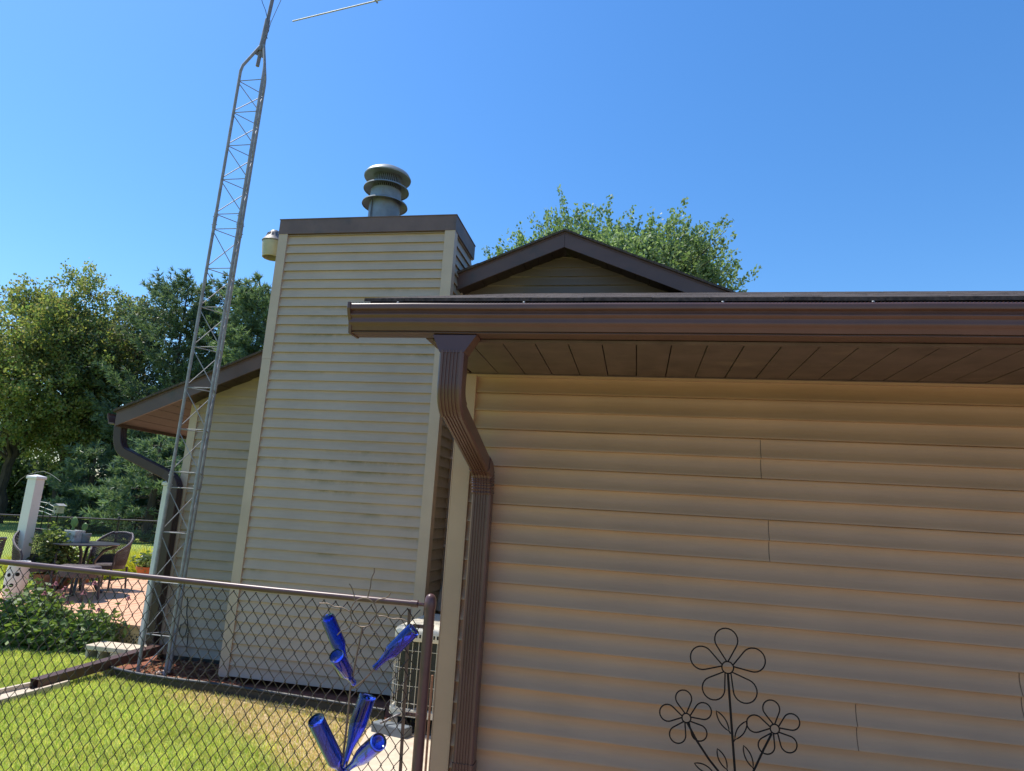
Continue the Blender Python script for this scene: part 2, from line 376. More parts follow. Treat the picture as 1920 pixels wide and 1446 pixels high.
roof = MB()
def slab(mb, xa, xb, y0, y1, t0, t1):             # sloped slab between two x, t = depth below the roof plane
    mb.hexa([(xa,y0,rz(xa)-t1),(xb,y0,rz(xb)-t1),(xb,y1,rz(xb)-t1),(xa,y1,rz(xa)-t1),
             (xa,y0,rz(xa)-t0),(xb,y0,rz(xb)-t0),(xb,y1,rz(xb)-t0),(xa,y1,rz(xa)-t0)])
XE = -5.86; XE2 = 2*PX-XE
def shingle_edge(mb, xa, xb):                     # front edge of the shingles, tab by tab
    n = int(abs(xb-xa)/.13); 
    for i in range(n):
        a = xa+(xb-xa)*i/n; b = xa+(xb-xa)*(i+1)/n
        if a > b: a, b = b, a
        slab(mb, a+.0005, b-.0005, YR-.028-R_.uniform(0,.008), YR+.3, -.004-R_.uniform(.0,.008), .016)
shingle_edge(roof, XE-.03, PX); shingle_edge(roof, PX, XE2+.03)
slab(roof, XE-.03, PX, YR+.3, 15.4, 0, .018); slab(roof, PX, XE2+.03, YR+.3, 15.4, 0, .018)
roof_o = roof.build('roof', M['shingle'], house)
for xa, xb in ((XE, PX-.0015), (PX+.0015, XE2)):
    mb = MB(); slab(mb, xa, xb, YR, YR+.02, .0165, .187)
    mb.build('rake_fascia', M['fascia'], roof_o)
    m2 = MB(); slab(m2, xa, xb, YR-.006, YR-.001, .0165, .034); m2.build('drip_edge', M['brown'], roof_o)
sof = MB(); back = MB()
for xa, xb, s in ((XE+.02, PX, 1), (PX, XE2-.02, -1)):
    n = int((xb-xa)/.145); st = (xb-xa)/n
    for i in range(n):
        slab(sof, xa+i*st+.003, xa+(i+1)*st-.003, YR+.021, YW+.0 if xa+i*st > XL-.02 and xa+(i+1)*st < XR+.02 else 15.0, .150, .160)
    slab(back, xa, xb, YR+.021, 15.0, .03, .148)
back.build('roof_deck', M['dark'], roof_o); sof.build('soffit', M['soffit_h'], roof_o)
mb = MB(); mb.hexa([(XE,YR+.021,rz(XE)-.187),(XE+.018,YR+.021,rz(XE)-.187),(XE+.018,15,rz(XE)-.187),(XE,15,rz(XE)-.187),
         (XE,YR+.021,rz(XE)-.02),(XE+.018,YR+.021,rz(XE)-.02),(XE+.018,15,rz(XE)-.02),(XE,15,rz(XE)-.02)]); mb.build('eave_fascia', M['fascia'], roof_o)
# small trim where the gable meets the chimney, wasp nest at the peak is only a stain there
g = [(XE-.002,2.60),(XE-.08,2.60),(XE-.085,2.635),(XE-.105,2.67),(XE-.11,2.715),(XE-.098,2.722),(XE-.098,2.70),(XE-.07,2.62),(XE-.01,2.615)]
MB().loft([[(x,y,z) for x,z in g] for y in (YR-.01, 15.0)]).build('gutter', M['brown'], house)
# downspout of the left eave
def spout_ring(c, t, wdir, w=.1, d=.075, ribs=5, k=1.0):
    t = Vector(t).normalized(); u = Vector(wdir).normalized(); n = u.cross(t).normalized()
    pts = []
    hw, hd = w/2*k, d/2*k
    prof = [(-hw,-hd+.008),(-hw+.008,-hd)]
    for i in range(ribs):
        a = -hw+.016+(w*k-.032)*i/ribs; b = -hw+.016+(w*k-.032)*(i+1)/ribs; q = (b-a)
        prof += [(a+q*.15,-hd),(a+q*.3,-hd+.005),(a+q*.7,-hd+.005),(a+q*.85,-hd)]
    prof += [(hw-.008,-hd),(hw,-hd+.008),(hw,hd-.008),(hw-.008,hd),(-hw+.008,hd),(-hw,hd-.008)]
    return [Vector(c)+u*a+n*b for a, b in prof]
def spout(pts, wdir, **kw):
    mb = MB(); rings = []; pts = [Vector(p) for p in pts]
    for i, p in enumerate(pts):
        t = (pts[min(i+1,len(pts)-1)]-pts[max(i-1,0)])
        rings.append(spout_ring(p, t, wdir, **kw))
    return mb.loft(rings)
def arc(p0, p1, p2, n=6):           # quadratic bend
    p0, p1, p2 = Vector(p0), Vector(p1), Vector(p2)
    return [p0*(1-t)**2+p1*2*t*(1-t)+p2*t*t for t in [i/n for i in range(n+1)]]
DX, DY = -5.088, 6.625
ds = spout(arc((-5.925,6.60,2.61),(-5.925,6.60,2.34),(-5.80,6.605,2.29))+[Vector((-5.27,6.63,2.085))]+arc((-5.25,6.632,2.078),(DX,DY,2.02),(DX,DY,1.89))+[Vector((DX,DY,.30))], (0,1,0), w=.10, d=.105, ribs=3)
ds = ds.build('downspout', M['brown_d'], house)
ext_end = atz(64,1283,GZ+.065); ext_s = at(296,1217,6.56)
spout([Vector((DX,DY,.34)), Vector((DX,DY,.27))]+arc((DX,DY,.26),(DX,DY-.02,.22),tuple(ext_s+Vector((0,-.01,0)))), (1,0,0), w=.105, d=.09, ribs=3).build('ground_elbow', M['brown_d'], ds)
d_ = (ext_end-ext_s).normalized(); u_ = Vector((d_.y,-d_.x,0)).normalized(); n_ = d_.cross(u_).normalized()
if n_.z < 0: n_ = -n_
def rect(c, w, h): return [c-u_*w/2-n_*h/2, c+u_*w/2-n_*h/2, c+u_*w/2+n_*h/2, c-u_*w/2+n_*h/2]
ex = MB().loft([rect(ext_s-d_*.02,.10,.085), rect(ext_end,.10,.085)], cap=False)
ex.loft([rect(ext_end,.10,.085), rect(ext_end,.094,.079), rect(ext_s,.094,.079)], cap=False)
ex.build('spout_extension', M['brown'], ds)

# ---- chimney
CX0, CX1, CY0, CY1, CZ0, CZ1 = -3.935, -1.96, 6.195, 6.955, .155, 4.90
chim = siding(lambda s,d,z: (s, CY0-d, z), .16, 4.76, lambda z: CX0+.02, lambda z: CX1-.02)
chim.add([(CX0,CY0+.01,CZ0),(CX1,CY0+.01,CZ0),(CX1,CY0+.01,CZ1-.02),(CX0,CY0+.01,CZ1-.02)],[(0,1,2,3)])
chim = chim.build('chimney', M['siding'], house, fix=False)
cs = siding(lambda s,d,z: (CX1+d, s, z), .16, 4.76, lambda z: CY0+.02, lambda z: (YW-.014 if z < rz(CX1)-.3 else CY1))
cs.add([(CX1-.01,CY0,CZ0),(CX1-.01,CY1,CZ0),(CX1-.01,CY1,CZ1-.02),(CX1-.01,CY0,CZ1-.02)],[(0,1,2,3)])
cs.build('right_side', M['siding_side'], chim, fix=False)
cl = siding(lambda s,d,z: (CX0-d, s, z), .16, 4.76, lambda z: CY0+.02, lambda z: (YW-.014 if z < rz(CX0)-.3 else CY1))
cl.add([(CX0+.01,CY0,CZ0),(CX0+.01,CY1,CZ0),(CX0+.01,CY1,CZ1-.02),(CX0+.01,CY0,CZ1-.02)],[(0,1,2,3)])
cl.build('left_side', M['siding'], chim, fix=False)
MB().box((CX0+.012,CY0+.012,CZ0),(CX1-.012,YW-.03,CZ1-.03)).build('chase_core', M['dark'], chim); MB().box((CX0+.012,YW-.029,3.0),(CX1-.012,CY1,CZ1-.03)).build('chase_back', M['siding'], chim)
for x0, x1, y0, y1, sx in ((CX0-.024, CX0+.078, CY0-.030, CY0-.0005, 0), (CX1-.085, CX1+.024, CY0-.030, CY0-.0005, 0)):
    t = MB()
    zsp = 3.33 if x0 < -3.5 else 3.55
    t.box((x0,y0,CZ0-.005),(x1,y1,zsp)); t.box((x0-.0015,y0-.0015,zsp+.0015),(x1+.0015,y1,4.77))
    if x0 < -3.5: t.box((x0,CY0,CZ0-.005),(CX0-.0005,CY0+.075,4.77))
    else: t.box((CX1+.0005,CY0,CZ0-.005),(x1,CY0+.075,4.77))
    t.build('corner_trim', M['trim'], chim)
MB().box((CX1+.0005,YW-.11,4.0),(CX1+.02,YW-.05,4.35)).build('rake_joint_trim', M['trim'], chim)
cap = MB(); zb, zt = 4.752, 4.918
cap.box((CX0-.030,CY0-.036,zb),(CX1+.030,CY0-.004,zt)).box((CX1+.003,CY0-.0035,zb),(CX1+.030,CY1+.02,zt)).box((CX0-.030,CY0-.0035,zb),(CX0-.003,CY1+.02,zt)).box((CX0-.002,CY1+.001,zb),(CX1+.002,CY1+.02,zt))
cap.box((CX0-.036,CY0-.042,zt+.001),(CX1+.036,CY1+.026,zt+.010))
cap.build('cap_trim', M['capmetal'], chim)
FX, FY = -2.945, 6.60
MB().lathe([(.178,4.925),(.178,5.285),(.165,5.286),(.165,5.33),(.176,5.332),(.176,5.45),(.165,5.452),(.10,5.452)], (FX,FY,0), n=40).build('flue_pipe', M['flue'], chim, smooth=True)
MB().box((FX-.096,FY-.174,4.925),(FX-.085,FY-.158,5.28)).build('flue_seam', M['flue'], chim)
def collar(z, r, h): return MB().lathe([(.165,z+h),(r*.82,z+h*.55),(r-.004,z+.004),(r,z-.012),(r-.006,z-.012),(r-.01,z),(r*.8,z+h*.45),(.16,z+h-.006)], (FX,FY,0), n=48)
collar(5.285,.262,.045).build('flue_collar', M['flue'], chim, smooth=True)
collar(5.475,.262,.045).build('flue_collar', M['flue'], chim, smooth=True)
sc = MB()
for i in range(44):
    a = 2*math.pi*i/44; c = Vector((FX+.158*math.cos(a), FY+.158*math.sin(a), 0)); t = Vector((-math.sin(a), math.cos(a), 0)); n = Vector((math.cos(a), math.sin(a), 0))
    sc.loft([[c+t*p+n*q+Vector((0,0,z)) for p, q in ((-.0045,0),(.0045,0),(.0045,.004),(-.0045,.004))] for z in (5.45,5.66)])
sc.build('flue_screen', M['flue'], chim)
MB().lathe([(.12,5.46),(.12,5.655)], (FX,FY,0), n=24).build('flue_core', M['dark'], chim, smooth=True)
MB().lathe([(.16,5.63),(.255,5.615),(.268,5.612),(.272,5.625),(.25,5.665),(.17,5.715),(.06,5.738),(0,5.74)], (FX,FY,0), n=48).build('flue_cap', M['flue'], chim, smooth=True)

# conduit in the nook between chimney and garage
cd = MB().tube([(-1.905,YW-.035,1.05),(-1.905,YW-.035,2.6),(-1.905,YW-.035,3.9)], .018, 10)
for z in (1.5,2.4,3.3): cd.box((-1.935,YW-.056,z),(-1.875,YW-.012,z+.02))
cd.build('conduit', M['pvc'], house, smooth=True)
h = MB().loft([[(-1.90+r*math.cos(a), YW-.02-r*1.1*abs(math.sin(a)), z) for a in [math.pi+math.pi*i/10 for i in range(11)]] for r, z in ((.035,1.10),(.05,1.05),(.085,.93),(.095,.88),(.09,.875))])
h.build('vent_hood', M['hood'], house, smooth=True)

# ------------------------------------------------------------------ security lamp on the chimney
sl = thing('security_light', (CX0-.02, 6.42, 4.83), 'round yellowed security light sticking out from the top left of the chimney', 'light')
lx, ly = -4.178, 6.42
MB().lathe([(.125,4.76),(.133,4.775),(.115,4.80),(.075,4.86),(.07,4.88),(.045,4.91),(.0,4.912)], (lx,ly,0), n=28).build('hood', M['galvdull'], sl, smooth=True)
fin = MB()
for i in range(14):
    a = 2*math.pi*i/14; n = Vector((math.cos(a), math.sin(a), 0)); t = Vector((-n.y, n.x, 0)); c = Vector((lx,ly,0))
    fin.hexa([c+n*.07-t*.003+Vector((0,0,4.80)), c+n*.108-t*.003+Vector((0,0,4.80)), c+n*.108+t*.003+Vector((0,0,4.80)), c+n*.07+t*.003+Vector((0,0,4.80)),
              c+n*.05-t*.003+Vector((0,0,4.875)), c+n*.082-t*.003+Vector((0,0,4.875)), c+n*.082+t*.003+Vector((0,0,4.875)), c+n*.05+t*.003+Vector((0,0,4.875))])
fin.build('cooling_fins', M['galvdull'], sl)
MB().lathe([(.125,4.759),(.122,4.70),(.107,4.585),(.10,4.580),(.096,4.585),(.112,4.70),(.115,4.755)], (lx,ly,0), n=28).build('lens', M['lens'], sl, smooth=True)
MB().lathe([(.0,4.66),(.03,4.67),(.035,4.70),(.025,4.758)], (lx,ly,0), n=14).build('bulb', M['white'], sl, smooth=True)
MB().tube([(lx+.05,ly,4.85),(lx+.12,ly,4.84),(CX0-.03,ly,4.82)], [.045,.038,.036], 10).box((CX0-.045,ly-.06,4.76),(CX0-.0245,ly+.06,4.90)).build('arm', M['galvdull'], sl, smooth=True)

# ------------------------------------------------------------------ garage
GX, GY, SZ = -1.0, 3.6, 2.64
GS, GE, GR = .3625, 2.78, 7.1                     # roof slope, eave y, ridge y
def gz(y): return 2.822+GS*(y-GE) if y <= GR else 2.822+GS*(2*GR-y-GE)
garage = thing('garage', (GX, GY, 0), 'garage with tan lap siding and a brown gutter filling the right of the view', 'garage')
JOINTS = [(at(1425,790,GY).x, 1), (at(1441,1010,GY).x, -1), (at(1605,1360,GY).x, -5), (at(1912,1300,GY).x, -4), (3.2, -2), (4.4, 2)]
gw = MB(); z = 1.911-.207*9; XG1 = 6.0
while z < SZ:
    half = [(0,.0310),(.003,.0308),(.012,.0266),(.027,.0194),(.045,.0136),(.063,.0104),(.082,.0104),(.0965,.0138)]
    pr = half+[(.0998,.0146),(.1035,.0300)]+[(a+.1035,d-.001) for a, d in half[1:]]+[(.2055,.0105),(.2068,.002)]
    zz = [min(z+a, SZ+.02) for a, _ in pr]; x0, x1 = GX+.02, XG1
    NC = 22; cols = [(x0+(x1-x0)*c/NC, R_.uniform(-.0011,.0011), R_.uniform(-.0011,.0011), R_.uniform(-.0007,.0007)) for c in range(NC+1)]
    for jx, jm in JOINTS:
        if abs(1.911+.207*jm-z) < .01:
            cols = sorted([c for c in cols if abs(c[0]-jx) > .12]+[(jx-.0004,-.0006,-.0006,0),(jx+.0004,.0016,.0016,.0004),(jx+.11,.0004,.0004,0)])
    NC = len(cols)-1
    vs_ = []
    for n_i, ((a, d), q) in enumerate(zip(pr, zz)):
        f_ = 1 if .003 < a % .1035 < .098 else .3
        for xc, j0_, j1_, j2_ in cols: vs_.append((xc, GY-d-(j0_ if a < .1 else j1_)*f_, q+(j2_ if 0 < n_i < len(pr)-1 else 0)))
    gw.add(vs_, [(k_*(NC+1)+c, k_*(NC+1)+c+1, (k_+1)*(NC+1)+c+1, (k_+1)*(NC+1)+c) for k_ in range(len(pr)-1) for c in range(NC)])
    gw.add([(x0,GY-.0310,z),(x1,GY-.0310,z),(x1,GY-.002,z-.0002),(x0,GY-.002,z-.0002)], [(0,3,2,1)])
    z += .207
gw.add([(GX,GY+.01,0),(XG1,GY+.01,0),(XG1,GY+.01,SZ),(GX,GY+.01,SZ)], [(0,1,2,3)])
gwall = gw.build('front_wall', M['siding_g'], garage, smooth=True, fix=False)
# panel joints: the overlap's shadow line drawn as a thin dark strip, two courses high
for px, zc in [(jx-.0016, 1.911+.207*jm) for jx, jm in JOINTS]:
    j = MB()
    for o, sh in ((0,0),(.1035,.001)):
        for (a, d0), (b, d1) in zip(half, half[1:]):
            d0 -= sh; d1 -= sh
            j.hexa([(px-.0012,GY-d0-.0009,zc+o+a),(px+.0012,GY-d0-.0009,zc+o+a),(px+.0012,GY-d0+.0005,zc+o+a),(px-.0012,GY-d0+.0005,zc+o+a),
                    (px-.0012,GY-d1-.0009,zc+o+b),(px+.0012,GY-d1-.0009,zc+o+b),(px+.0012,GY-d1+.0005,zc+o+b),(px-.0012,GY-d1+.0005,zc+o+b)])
    j.build('joint_shadow_strip', M['jointm'], gwall)
gs = siding(lambda s,d,z: (GX-d, s, z), .16, 4.3, lambda z: max(GY+.001, GE+(z+.12-2.822)/GS), lambda z: 6.70, exp=.1035)
gs.add([(GX+.01,GY+.01,0),(GX+.01,6.7,0),(GX+.01,6.7,gz(6.7)-.1),(GX+.01,GY+.01,gz(GY)-.1)], [(0,1,2,3)])
gs.build('side_wall', M['siding_g'], garage, fix=False)
MB().box((GX+.02,GY+.03,.0),(XG1,6.7,SZ)).build('inner_walls', M['dark'], garage)
MB().box((GX-.016,GY-.040,.05),(GX+.083,GY-.0005,SZ-.002)).box((GX-.022,GY-.0398,.05),(GX-.0165,GY+.08,SZ-.002)).build('corner_trim', M['trim_g'], garage, bevel=.005)
MB().box((GX+.084,GY-.038,SZ-.018),(XG1,GY-.003,SZ-.002)).build('top_trim', M['trim_g'], garage)
# soffit boards
so = MB(); x = .603-.155*10
while x < XG1:
    a = max(x+.0025, -.955); dz0, dz1 = R_.uniform(-.0006,.0014), R_.uniform(-.0006,.0014); so.hexa([(a,2.865,SZ+dz0),(x+.1525,2.865,SZ+dz0),(x+.1525,GY+.01,SZ+dz1),(a,GY+.01,SZ+dz1),(a,2.865,SZ+.013),(x+.1525,2.865,SZ+.013),(x+.1525,GY+.01,SZ+.013),(a,GY+.01,SZ+.013)]); x += .155+R_.uniform(-.0006,.0006)
so = so.build('soffit', M['soffit'], garage, bevel=.0015)
MB().box((-.955,2.84,SZ+.014),(XG1,GY+.02,SZ+.03)).build('soffit_backing', M['dark'], garage)
MB().box((-.955,2.836,SZ-.012),(XG1,2.8655,SZ-.001)).box((-.955,GY-.045,SZ-.0055),(XG1,GY-.021,SZ-.0008)).build('soffit_channel', M['soffit'], garage)
MB().loft([[(x,2.84,SZ+.001),(x,GY+.0,SZ+.001),(x,GY+.0,gz(GY)-.13),(x,2.84,gz(2.84)-.04)] for x in (-.99,-.957)]).build('eave_return', M['fascia'], garage)
MB().box((-1.27,2.826,2.645),(XG1,2.8355,2.80)).build('eave_fascia', M['fascia'], garage)
MB().hexa([(-1.275,2.84,gz(2.84)-.17),(-1.255,2.84,gz(2.84)-.17),(-1.255,6.42,gz(6.42)-.17),(-1.275,6.42,gz(6.42)-.17),(-1.275,2.84,gz(2.84)-.03),(-1.255,2.84,gz(2.84)-.03),(-1.255,6.42,gz(6.42)-.03),(-1.275,6.42,gz(6.42)-.03)]).build('rake_fascia', M['fascia'], garage)
MB().hexa([(-1.25,2.85,gz(2.85)-.15),(GX,2.85,gz(2.85)-.15),(GX,6.7,gz(6.7)-.15),(-1.25,6.7,gz(6.7)-.15),(-1.25,2.85,gz(2.85)-.14),(GX,2.85,gz(2.85)-.14),(GX,6.7,gz(6.7)-.14),(-1.25,6.7,gz(6.7)-.14)]).build('rake_soffit', M['soffit'], garage)
# shingles, course by course and tab by tab
rf = MB(); y = GE; row = 0
def gslab(mb, xa, xb, ya, yb, ta, tb, th):
    mb.hexa([(xa,ya,gz(ya)+ta-th),(xb,ya,gz(ya)+ta-th),(xb,yb,gz(yb)+tb-.004),(xa,yb,gz(yb)+tb-.004),
             (xa,ya,gz(ya)+ta),(xb,ya,gz(ya)+ta),(xb,yb,gz(yb)+tb),(xa,yb,gz(yb)+tb)])
while y < GR-.01:
    x = -1.287-R_.uniform(0,.01); yb = min(y+.17, GR)
    while x < XG1:
        wd = R_.choice((.15,.2,.3,.3,.24)); t = R_.uniform(-.0008,.0012)
        gslab(rf, x, min(x+wd, XG1)-.002, y-R_.uniform(0,.004), yb, t, t, .004 if row else .017); x += wd
    y += .14; row += 1
grf = rf.build('roof', M['shingle'], garage)
gslab_ = MB(); gslab_.hexa([(-1.27,GE+.02,gz(GE+.02)-.05),(XG1,GE+.02,gz(GE+.02)-.05),(XG1,GR,gz(GR)-.05),(-1.27,GR,gz(GR)-.05),(-1.27,GE+.02,gz(GE+.02)-.012),(XG1,GE+.02,gz(GE+.02)-.012),(XG1,GR,gz(GR)-.012),(-1.27,GR,gz(GR)-.012)])
gslab_.hexa([(-1.27,GR+.001,gz(GR)-.05),(XG1,GR+.001,gz(GR)-.05),(XG1,GR+4.5,gz(GR+4.5)-.05),(-1.27,GR+4.5,gz(GR+4.5)-.05),(-1.27,GR+.001,gz(GR)-.01),(XG1,GR+.001,gz(GR)-.01),(XG1,GR+4.5,gz(GR+4.5)-.01),(-1.27,GR+4.5,gz(GR+4.5)-.01)])
gslab_.build('roof_deck', M['dark'], grf)
# gutter: K profile
gp = [(2.824,2.640),(2.752,2.640),(2.742,2.6405),(2.740,2.6425),(2.751,2.6445),(2.751,2.6500),(2.7400,2.6515),(2.7395,2.654),(2.7375,2.6565),(2.7365,2.668),(2.7305,2.6745),(2.7225,2.681),(2.7205,2.685),(2.7215,2.692),(2.7230,2.7045),(2.7225,2.7075),(2.7150,2.7135),(2.7105,2.7185),(2.7105,2.7225),(2.7160,2.7290),(2.7165,2.7400),
      (2.704,2.7420),(2.7003,2.7445),(2.6995,2.749),(2.6995,2.7600),(2.7005,2.7650),(2.7030,2.7692),(2.7070,2.7720),(2.713,2.7730),(2.718,2.7725),(2.719,2.768),(2.720,2.745),(2.745,2.66),(2.818,2.655),(2.824,2.66)]
GXL = -1.333
gut = MB().loft([[(x,a+dy_,b+dz_) for a, b in gp] for x, dy_, dz_ in [(GXL+.004+(XG1-GXL-.004)*i/24, R_.uniform(-.0011,.0011), R_.uniform(-.0012,.0012)) for i in range(25)]]).build('gutter', M['brown'], garage, smooth=True)
MB().loft([[(x,2.76+(a-2.76)*k,2.70+(b-2.70)*k) for a, b in [(2.826,2.638),(2.738,2.638),(2.733,2.66),(2.727,2.69),(2.708,2.72),(2.697,2.745),(2.697,2.772),(2.826,2.772)]] for x, k in ((GXL-.003,1.0),(GXL,1.04),(GXL+.012,1.04))]).build('end_cap', M['brown'], gut)
gg = MB(); gg.hexa([(GXL+.01,2.720,2.7700),(XG1,2.720,2.7700),(XG1,2.80,2.800),(GXL+.01,2.80,2.800),(GXL+.01,2.720,2.7715),(XG1,2.720,2.7715),(XG1,2.80,2.8025),(GXL+.01,2.80,2.8025)])
x = GXL+.02
while x < 3.2: gg.box((x,2.7050,2.7727),(x+.005,2.7125,2.7738)); x += .0145
gg.build('leaf_guard', M['brown'], gut)
for x in (-1.12,-.52,.34,.93,1.6,2.3): MB().lathe([(.0055,0),(.0055,.003),(.002,.005)], (x,2.772,2.796), (0,-.75,.66), 8).build('guard_screw', M['alu'], gut)
# outlet and downspout
DXG = -.825
ol = MB().loft([[(-.925,2.752,2.6385),(-.722,2.752,2.6385),(-.722,2.815,2.6385),(-.925,2.815,2.6385)], [(-.925,2.741,2.632),(-.722,2.741,2.632),(-.722,2.822,2.632),(-.925,2.822,2.632)],
                [(DXG-.056,2.722,2.548),(DXG+.056,2.722,2.548),(DXG+.056,2.812,2.548),(DXG-.056,2.812,2.548)]])
dsg = spout([(DXG,2.766,2.56),(DXG,2.766,2.42)]+arc((DXG,2.766,2.405),(DXG,2.768,2.335),(DXG,2.83,2.305),8), (1,0,0), w=.112, d=.088).build('downspout', M['brown'], garage)
ol.build('outlet_funnel', M['brown'], dsg)
spout([(DXG,2.815,2.310),(DXG,3.43,2.105)], (1,0,0), w=.104, d=.080).build('slant_pipe', M['brown'], dsg)
el = [Vector((DXG,3.405,2.1135)), Vector((DXG,3.47,2.092))]; ring = [spout_ring(p, (0,.95,-.31), (1,0,0), w=.111, d=.087) for p in el]
base = arc((DXG,3.48,2.085),(DXG,3.516,2.05),(DXG,3.520,1.955),18); mb = MB()
for i, p in enumerate(base):
    t = base[min(i+1,18)]-base[max(i-1,0)]
    ring.append(spout_ring(p, t, (1,0,0), w=.111, d=.087, k=(1.0 if i < 5 else (1.02 if i % 2 else .93))))
mb.loft(ring).build('lower_elbow', M['brown'], dsg)
spout([(DXG,3.522,1.99),(DXG,3.522,.615)], (1,0,0), w=.104, d=.078).build('wall_pipe', M['brown'], dsg)
spout([(DXG,3.522,.62),(DXG,3.522,.20)]+arc((DXG,3.522,.19),(DXG,3.519,.08),(DXG,3.44,.06),5)[1:], (1,0,0), w=.112, d=.086).build('foot_elbow', M['brown'], dsg)
# ------------------------------------------------------------------ antenna tower
tw = thing('antenna_tower', (-4.55, 6.11, GZ), 'tall thin three legged galvanised lattice tower in front of the house corner', 'tower')
def leg_xy(k, z):
    s = .011*z
    return ((-4.734+s, 6.026), (-4.431+s, 6.026), (-4.582+s, 6.289))[k]
ZT = 6.777; APEX = Vector((-4.479, 6.115, 7.189))
for k in range(3):
    pts = [Vector((*leg_xy(k, z), z)) for z in (-.2, 2, 4, 5.5, ZT-.03)]
    top = Vector((*leg_xy(k, ZT), ZT)); pts += [top+(APEX-top)*.07+Vector((0,0,.02)), APEX+(top-APEX)*.12]
    lg = MB().tube(pts, .0165, 8)
    for z in (2.0, 4.87):
        lg.tube([Vector((*leg_xy(k, z-.09), z-.09)), Vector((*leg_xy(k, z+.09), z+.09))], .0205, 8)
        for q in (-.05, .05): lg.tube([Vector((*leg_xy(k, z+q), z+q))+Vector((-.032,0,0)), Vector((*leg_xy(k, z+q), z+q))+Vector((.032,0,0))], .0055, 6)
    lg.build('leg', M['galv'], tw, smooth=True)
zs = [.494,.990,1.476,1.925,2.084,2.528,2.972,3.416,3.860,4.304,4.767,4.945,5.366,5.786,6.207,6.618]
for k, (a, b) in enumerate(((0,1),(0,2),(1,2))):
    br = MB()
    def pt(l, z): return Vector((*leg_xy(l, z), z))
    for i, z in enumerate(zs):
        br.tube([pt(a,z), pt(b,z)], .0052, 6)
        if i+1 < len(zs) and zs[i+1]-z > .3:
            lo, hi = z+.025, zs[i+1]-.025
            br.tube([pt(a,hi), pt(b,lo)] if k == 0 else [pt(a,lo), pt(b,hi)], .0052, 6)
    br.tube([pt(a,GZ+.03), pt(b,.470)], .0052, 6)
    br.build('lattice_brace', M['galv'], tw, smooth=True)
bkt = MB().tube([APEX+Vector((-.03,0,-.12)), APEX+Vector((.0,0,.12))], .030, 10)
bkt.hexa([APEX+Vector(v) for v in ((-.10,-.006,-.15),(.03,-.006,-.22),(.03,.006,-.22),(-.10,.006,-.15),(-.02,-.006,.03),(.02,-.006,.03),(.02,.006,.03),(-.02,.006,.03))])
bkt.build('top_bracket', M['galvdull'], tw, smooth=True)
ma = Vector((-4.516,6.115,6.87)); mb_ = Vector((-4.357,6.152,9.56))
def mast(t): return ma+(mb_-ma)*t
MB().tube([mast(0), mast(1)], .021, 10).tube([mast(.12), mast(.235)], .030, 10).build('mast', M['galvdull'], tw, smooth=True)
cb = [at(x,y,6.03) for x,y in ((485,-30),(488,-12),(492,5),(498,20),(501,33),(503,42),(505,50),(504,58),(500,66),(497,75))]
MB().tube(cb, .004, 5).tube([at(x,y,6.03) for x,y in ((535,-35),(527,0),(517,22),(508,42),(504,55),(499,68))], .0035, 5).tube([at(x,y,5.99) for x,y in ((498,67),(501,72))], .007, 5).build('feed_cable', M['cable'], tw, smooth=True)

an = thing('television_antenna', (-4.357, 6.152, 9.47), 'television antenna boom and long rod at the top edge of the view', 'antenna')
B0 = atz(704, 0, 9.47); Bd = (Vector((-4.357,6.152,9.47))-B0)
MB().tube([B0-Bd.normalized()*.06, B0+Bd*1.6], .014, 8).build('boom', M['galvdull'], an, smooth=True)
E0 = atz(549, 38, 9.47); e = E0-B0; e.z = 0
MB().tube([B0+e-Vector((0,0,.02)), B0-e-Vector((0,0,.02))], .0105, 8).build('element', M['alu'], an, smooth=True)
for i, f in enumerate((.55,.8,1.1,1.4)):
    p = B0+Bd*f-Vector((0,0,.02)); MB().tube([p+e*(.9-.12*i), p-e*(.9-.12*i)], .009, 8).build('element', M['alu'], an, smooth=True)

# ------------------------------------------------------------------ chain link fence
def fence_net(mb, xa, xb, y, ztop, zbot, w=.0695, h=.098, r=.0028, x_ref=0, z_ref=0, jit=.0012, n=4, slope=0):
    k0 = int(math.floor((xa-x_ref)/(w/2))); k1 = int(math.ceil((xb-x_ref)/(w/2)))
    j0 = int(math.floor((zbot-z_ref)/(h/2))); j1 = int(math.floor((ztop-z_ref)/(h/2)))
    for k in range(k0, k1):
        pts = []
        for j in range(j0, j1+1):
            right = (j+k) % 2 == 0
            x = x_ref+(k+(1 if right else 0))*w/2; z = z_ref+j*h/2
            s = .003 if right else -.003
            x += (.0022 if right else -.0022)
            pts.append((x+R_.uniform(-jit,jit), y+s+R_.uniform(-.001,.001), z+slope*(x-x_ref)+R_.uniform(-jit,jit)))
        mb.tube(pts, r, n)
    return mb
fn = thing('chain_link_fence', (-1.08, 3.55, 0), 'brown chain link fence section ending at a domed post beside the garage', 'fence')
FP = Vector((-1.080, 3.55, 0)); RL = Vector((-6.4,3.55,1.403)); RRr = Vector((-1.155,3.55,1.3525))
MB().tube([RL, Vector((-3.876,3.55,1.379)), Vector((-2.023,3.55,1.357)), RRr], .0168, 14).build('top_rail', M['fence'], fn, smooth=True)
fp = MB().tube([(-1.078,3.55,-.1),(-1.080,3.55,1.345)], .0285, 18).build('post', M['fence'], fn, smooth=True)
MB().lathe([(.0315,1.335),(.0325,1.345),(.0325,1.372),(.031,1.376),(.029,1.39),(.021,1.404),(.010,1.411),(0,1.412)], (-1.080,3.55,0), n=20).build('post_cap', M['fence'], fp, smooth=True)
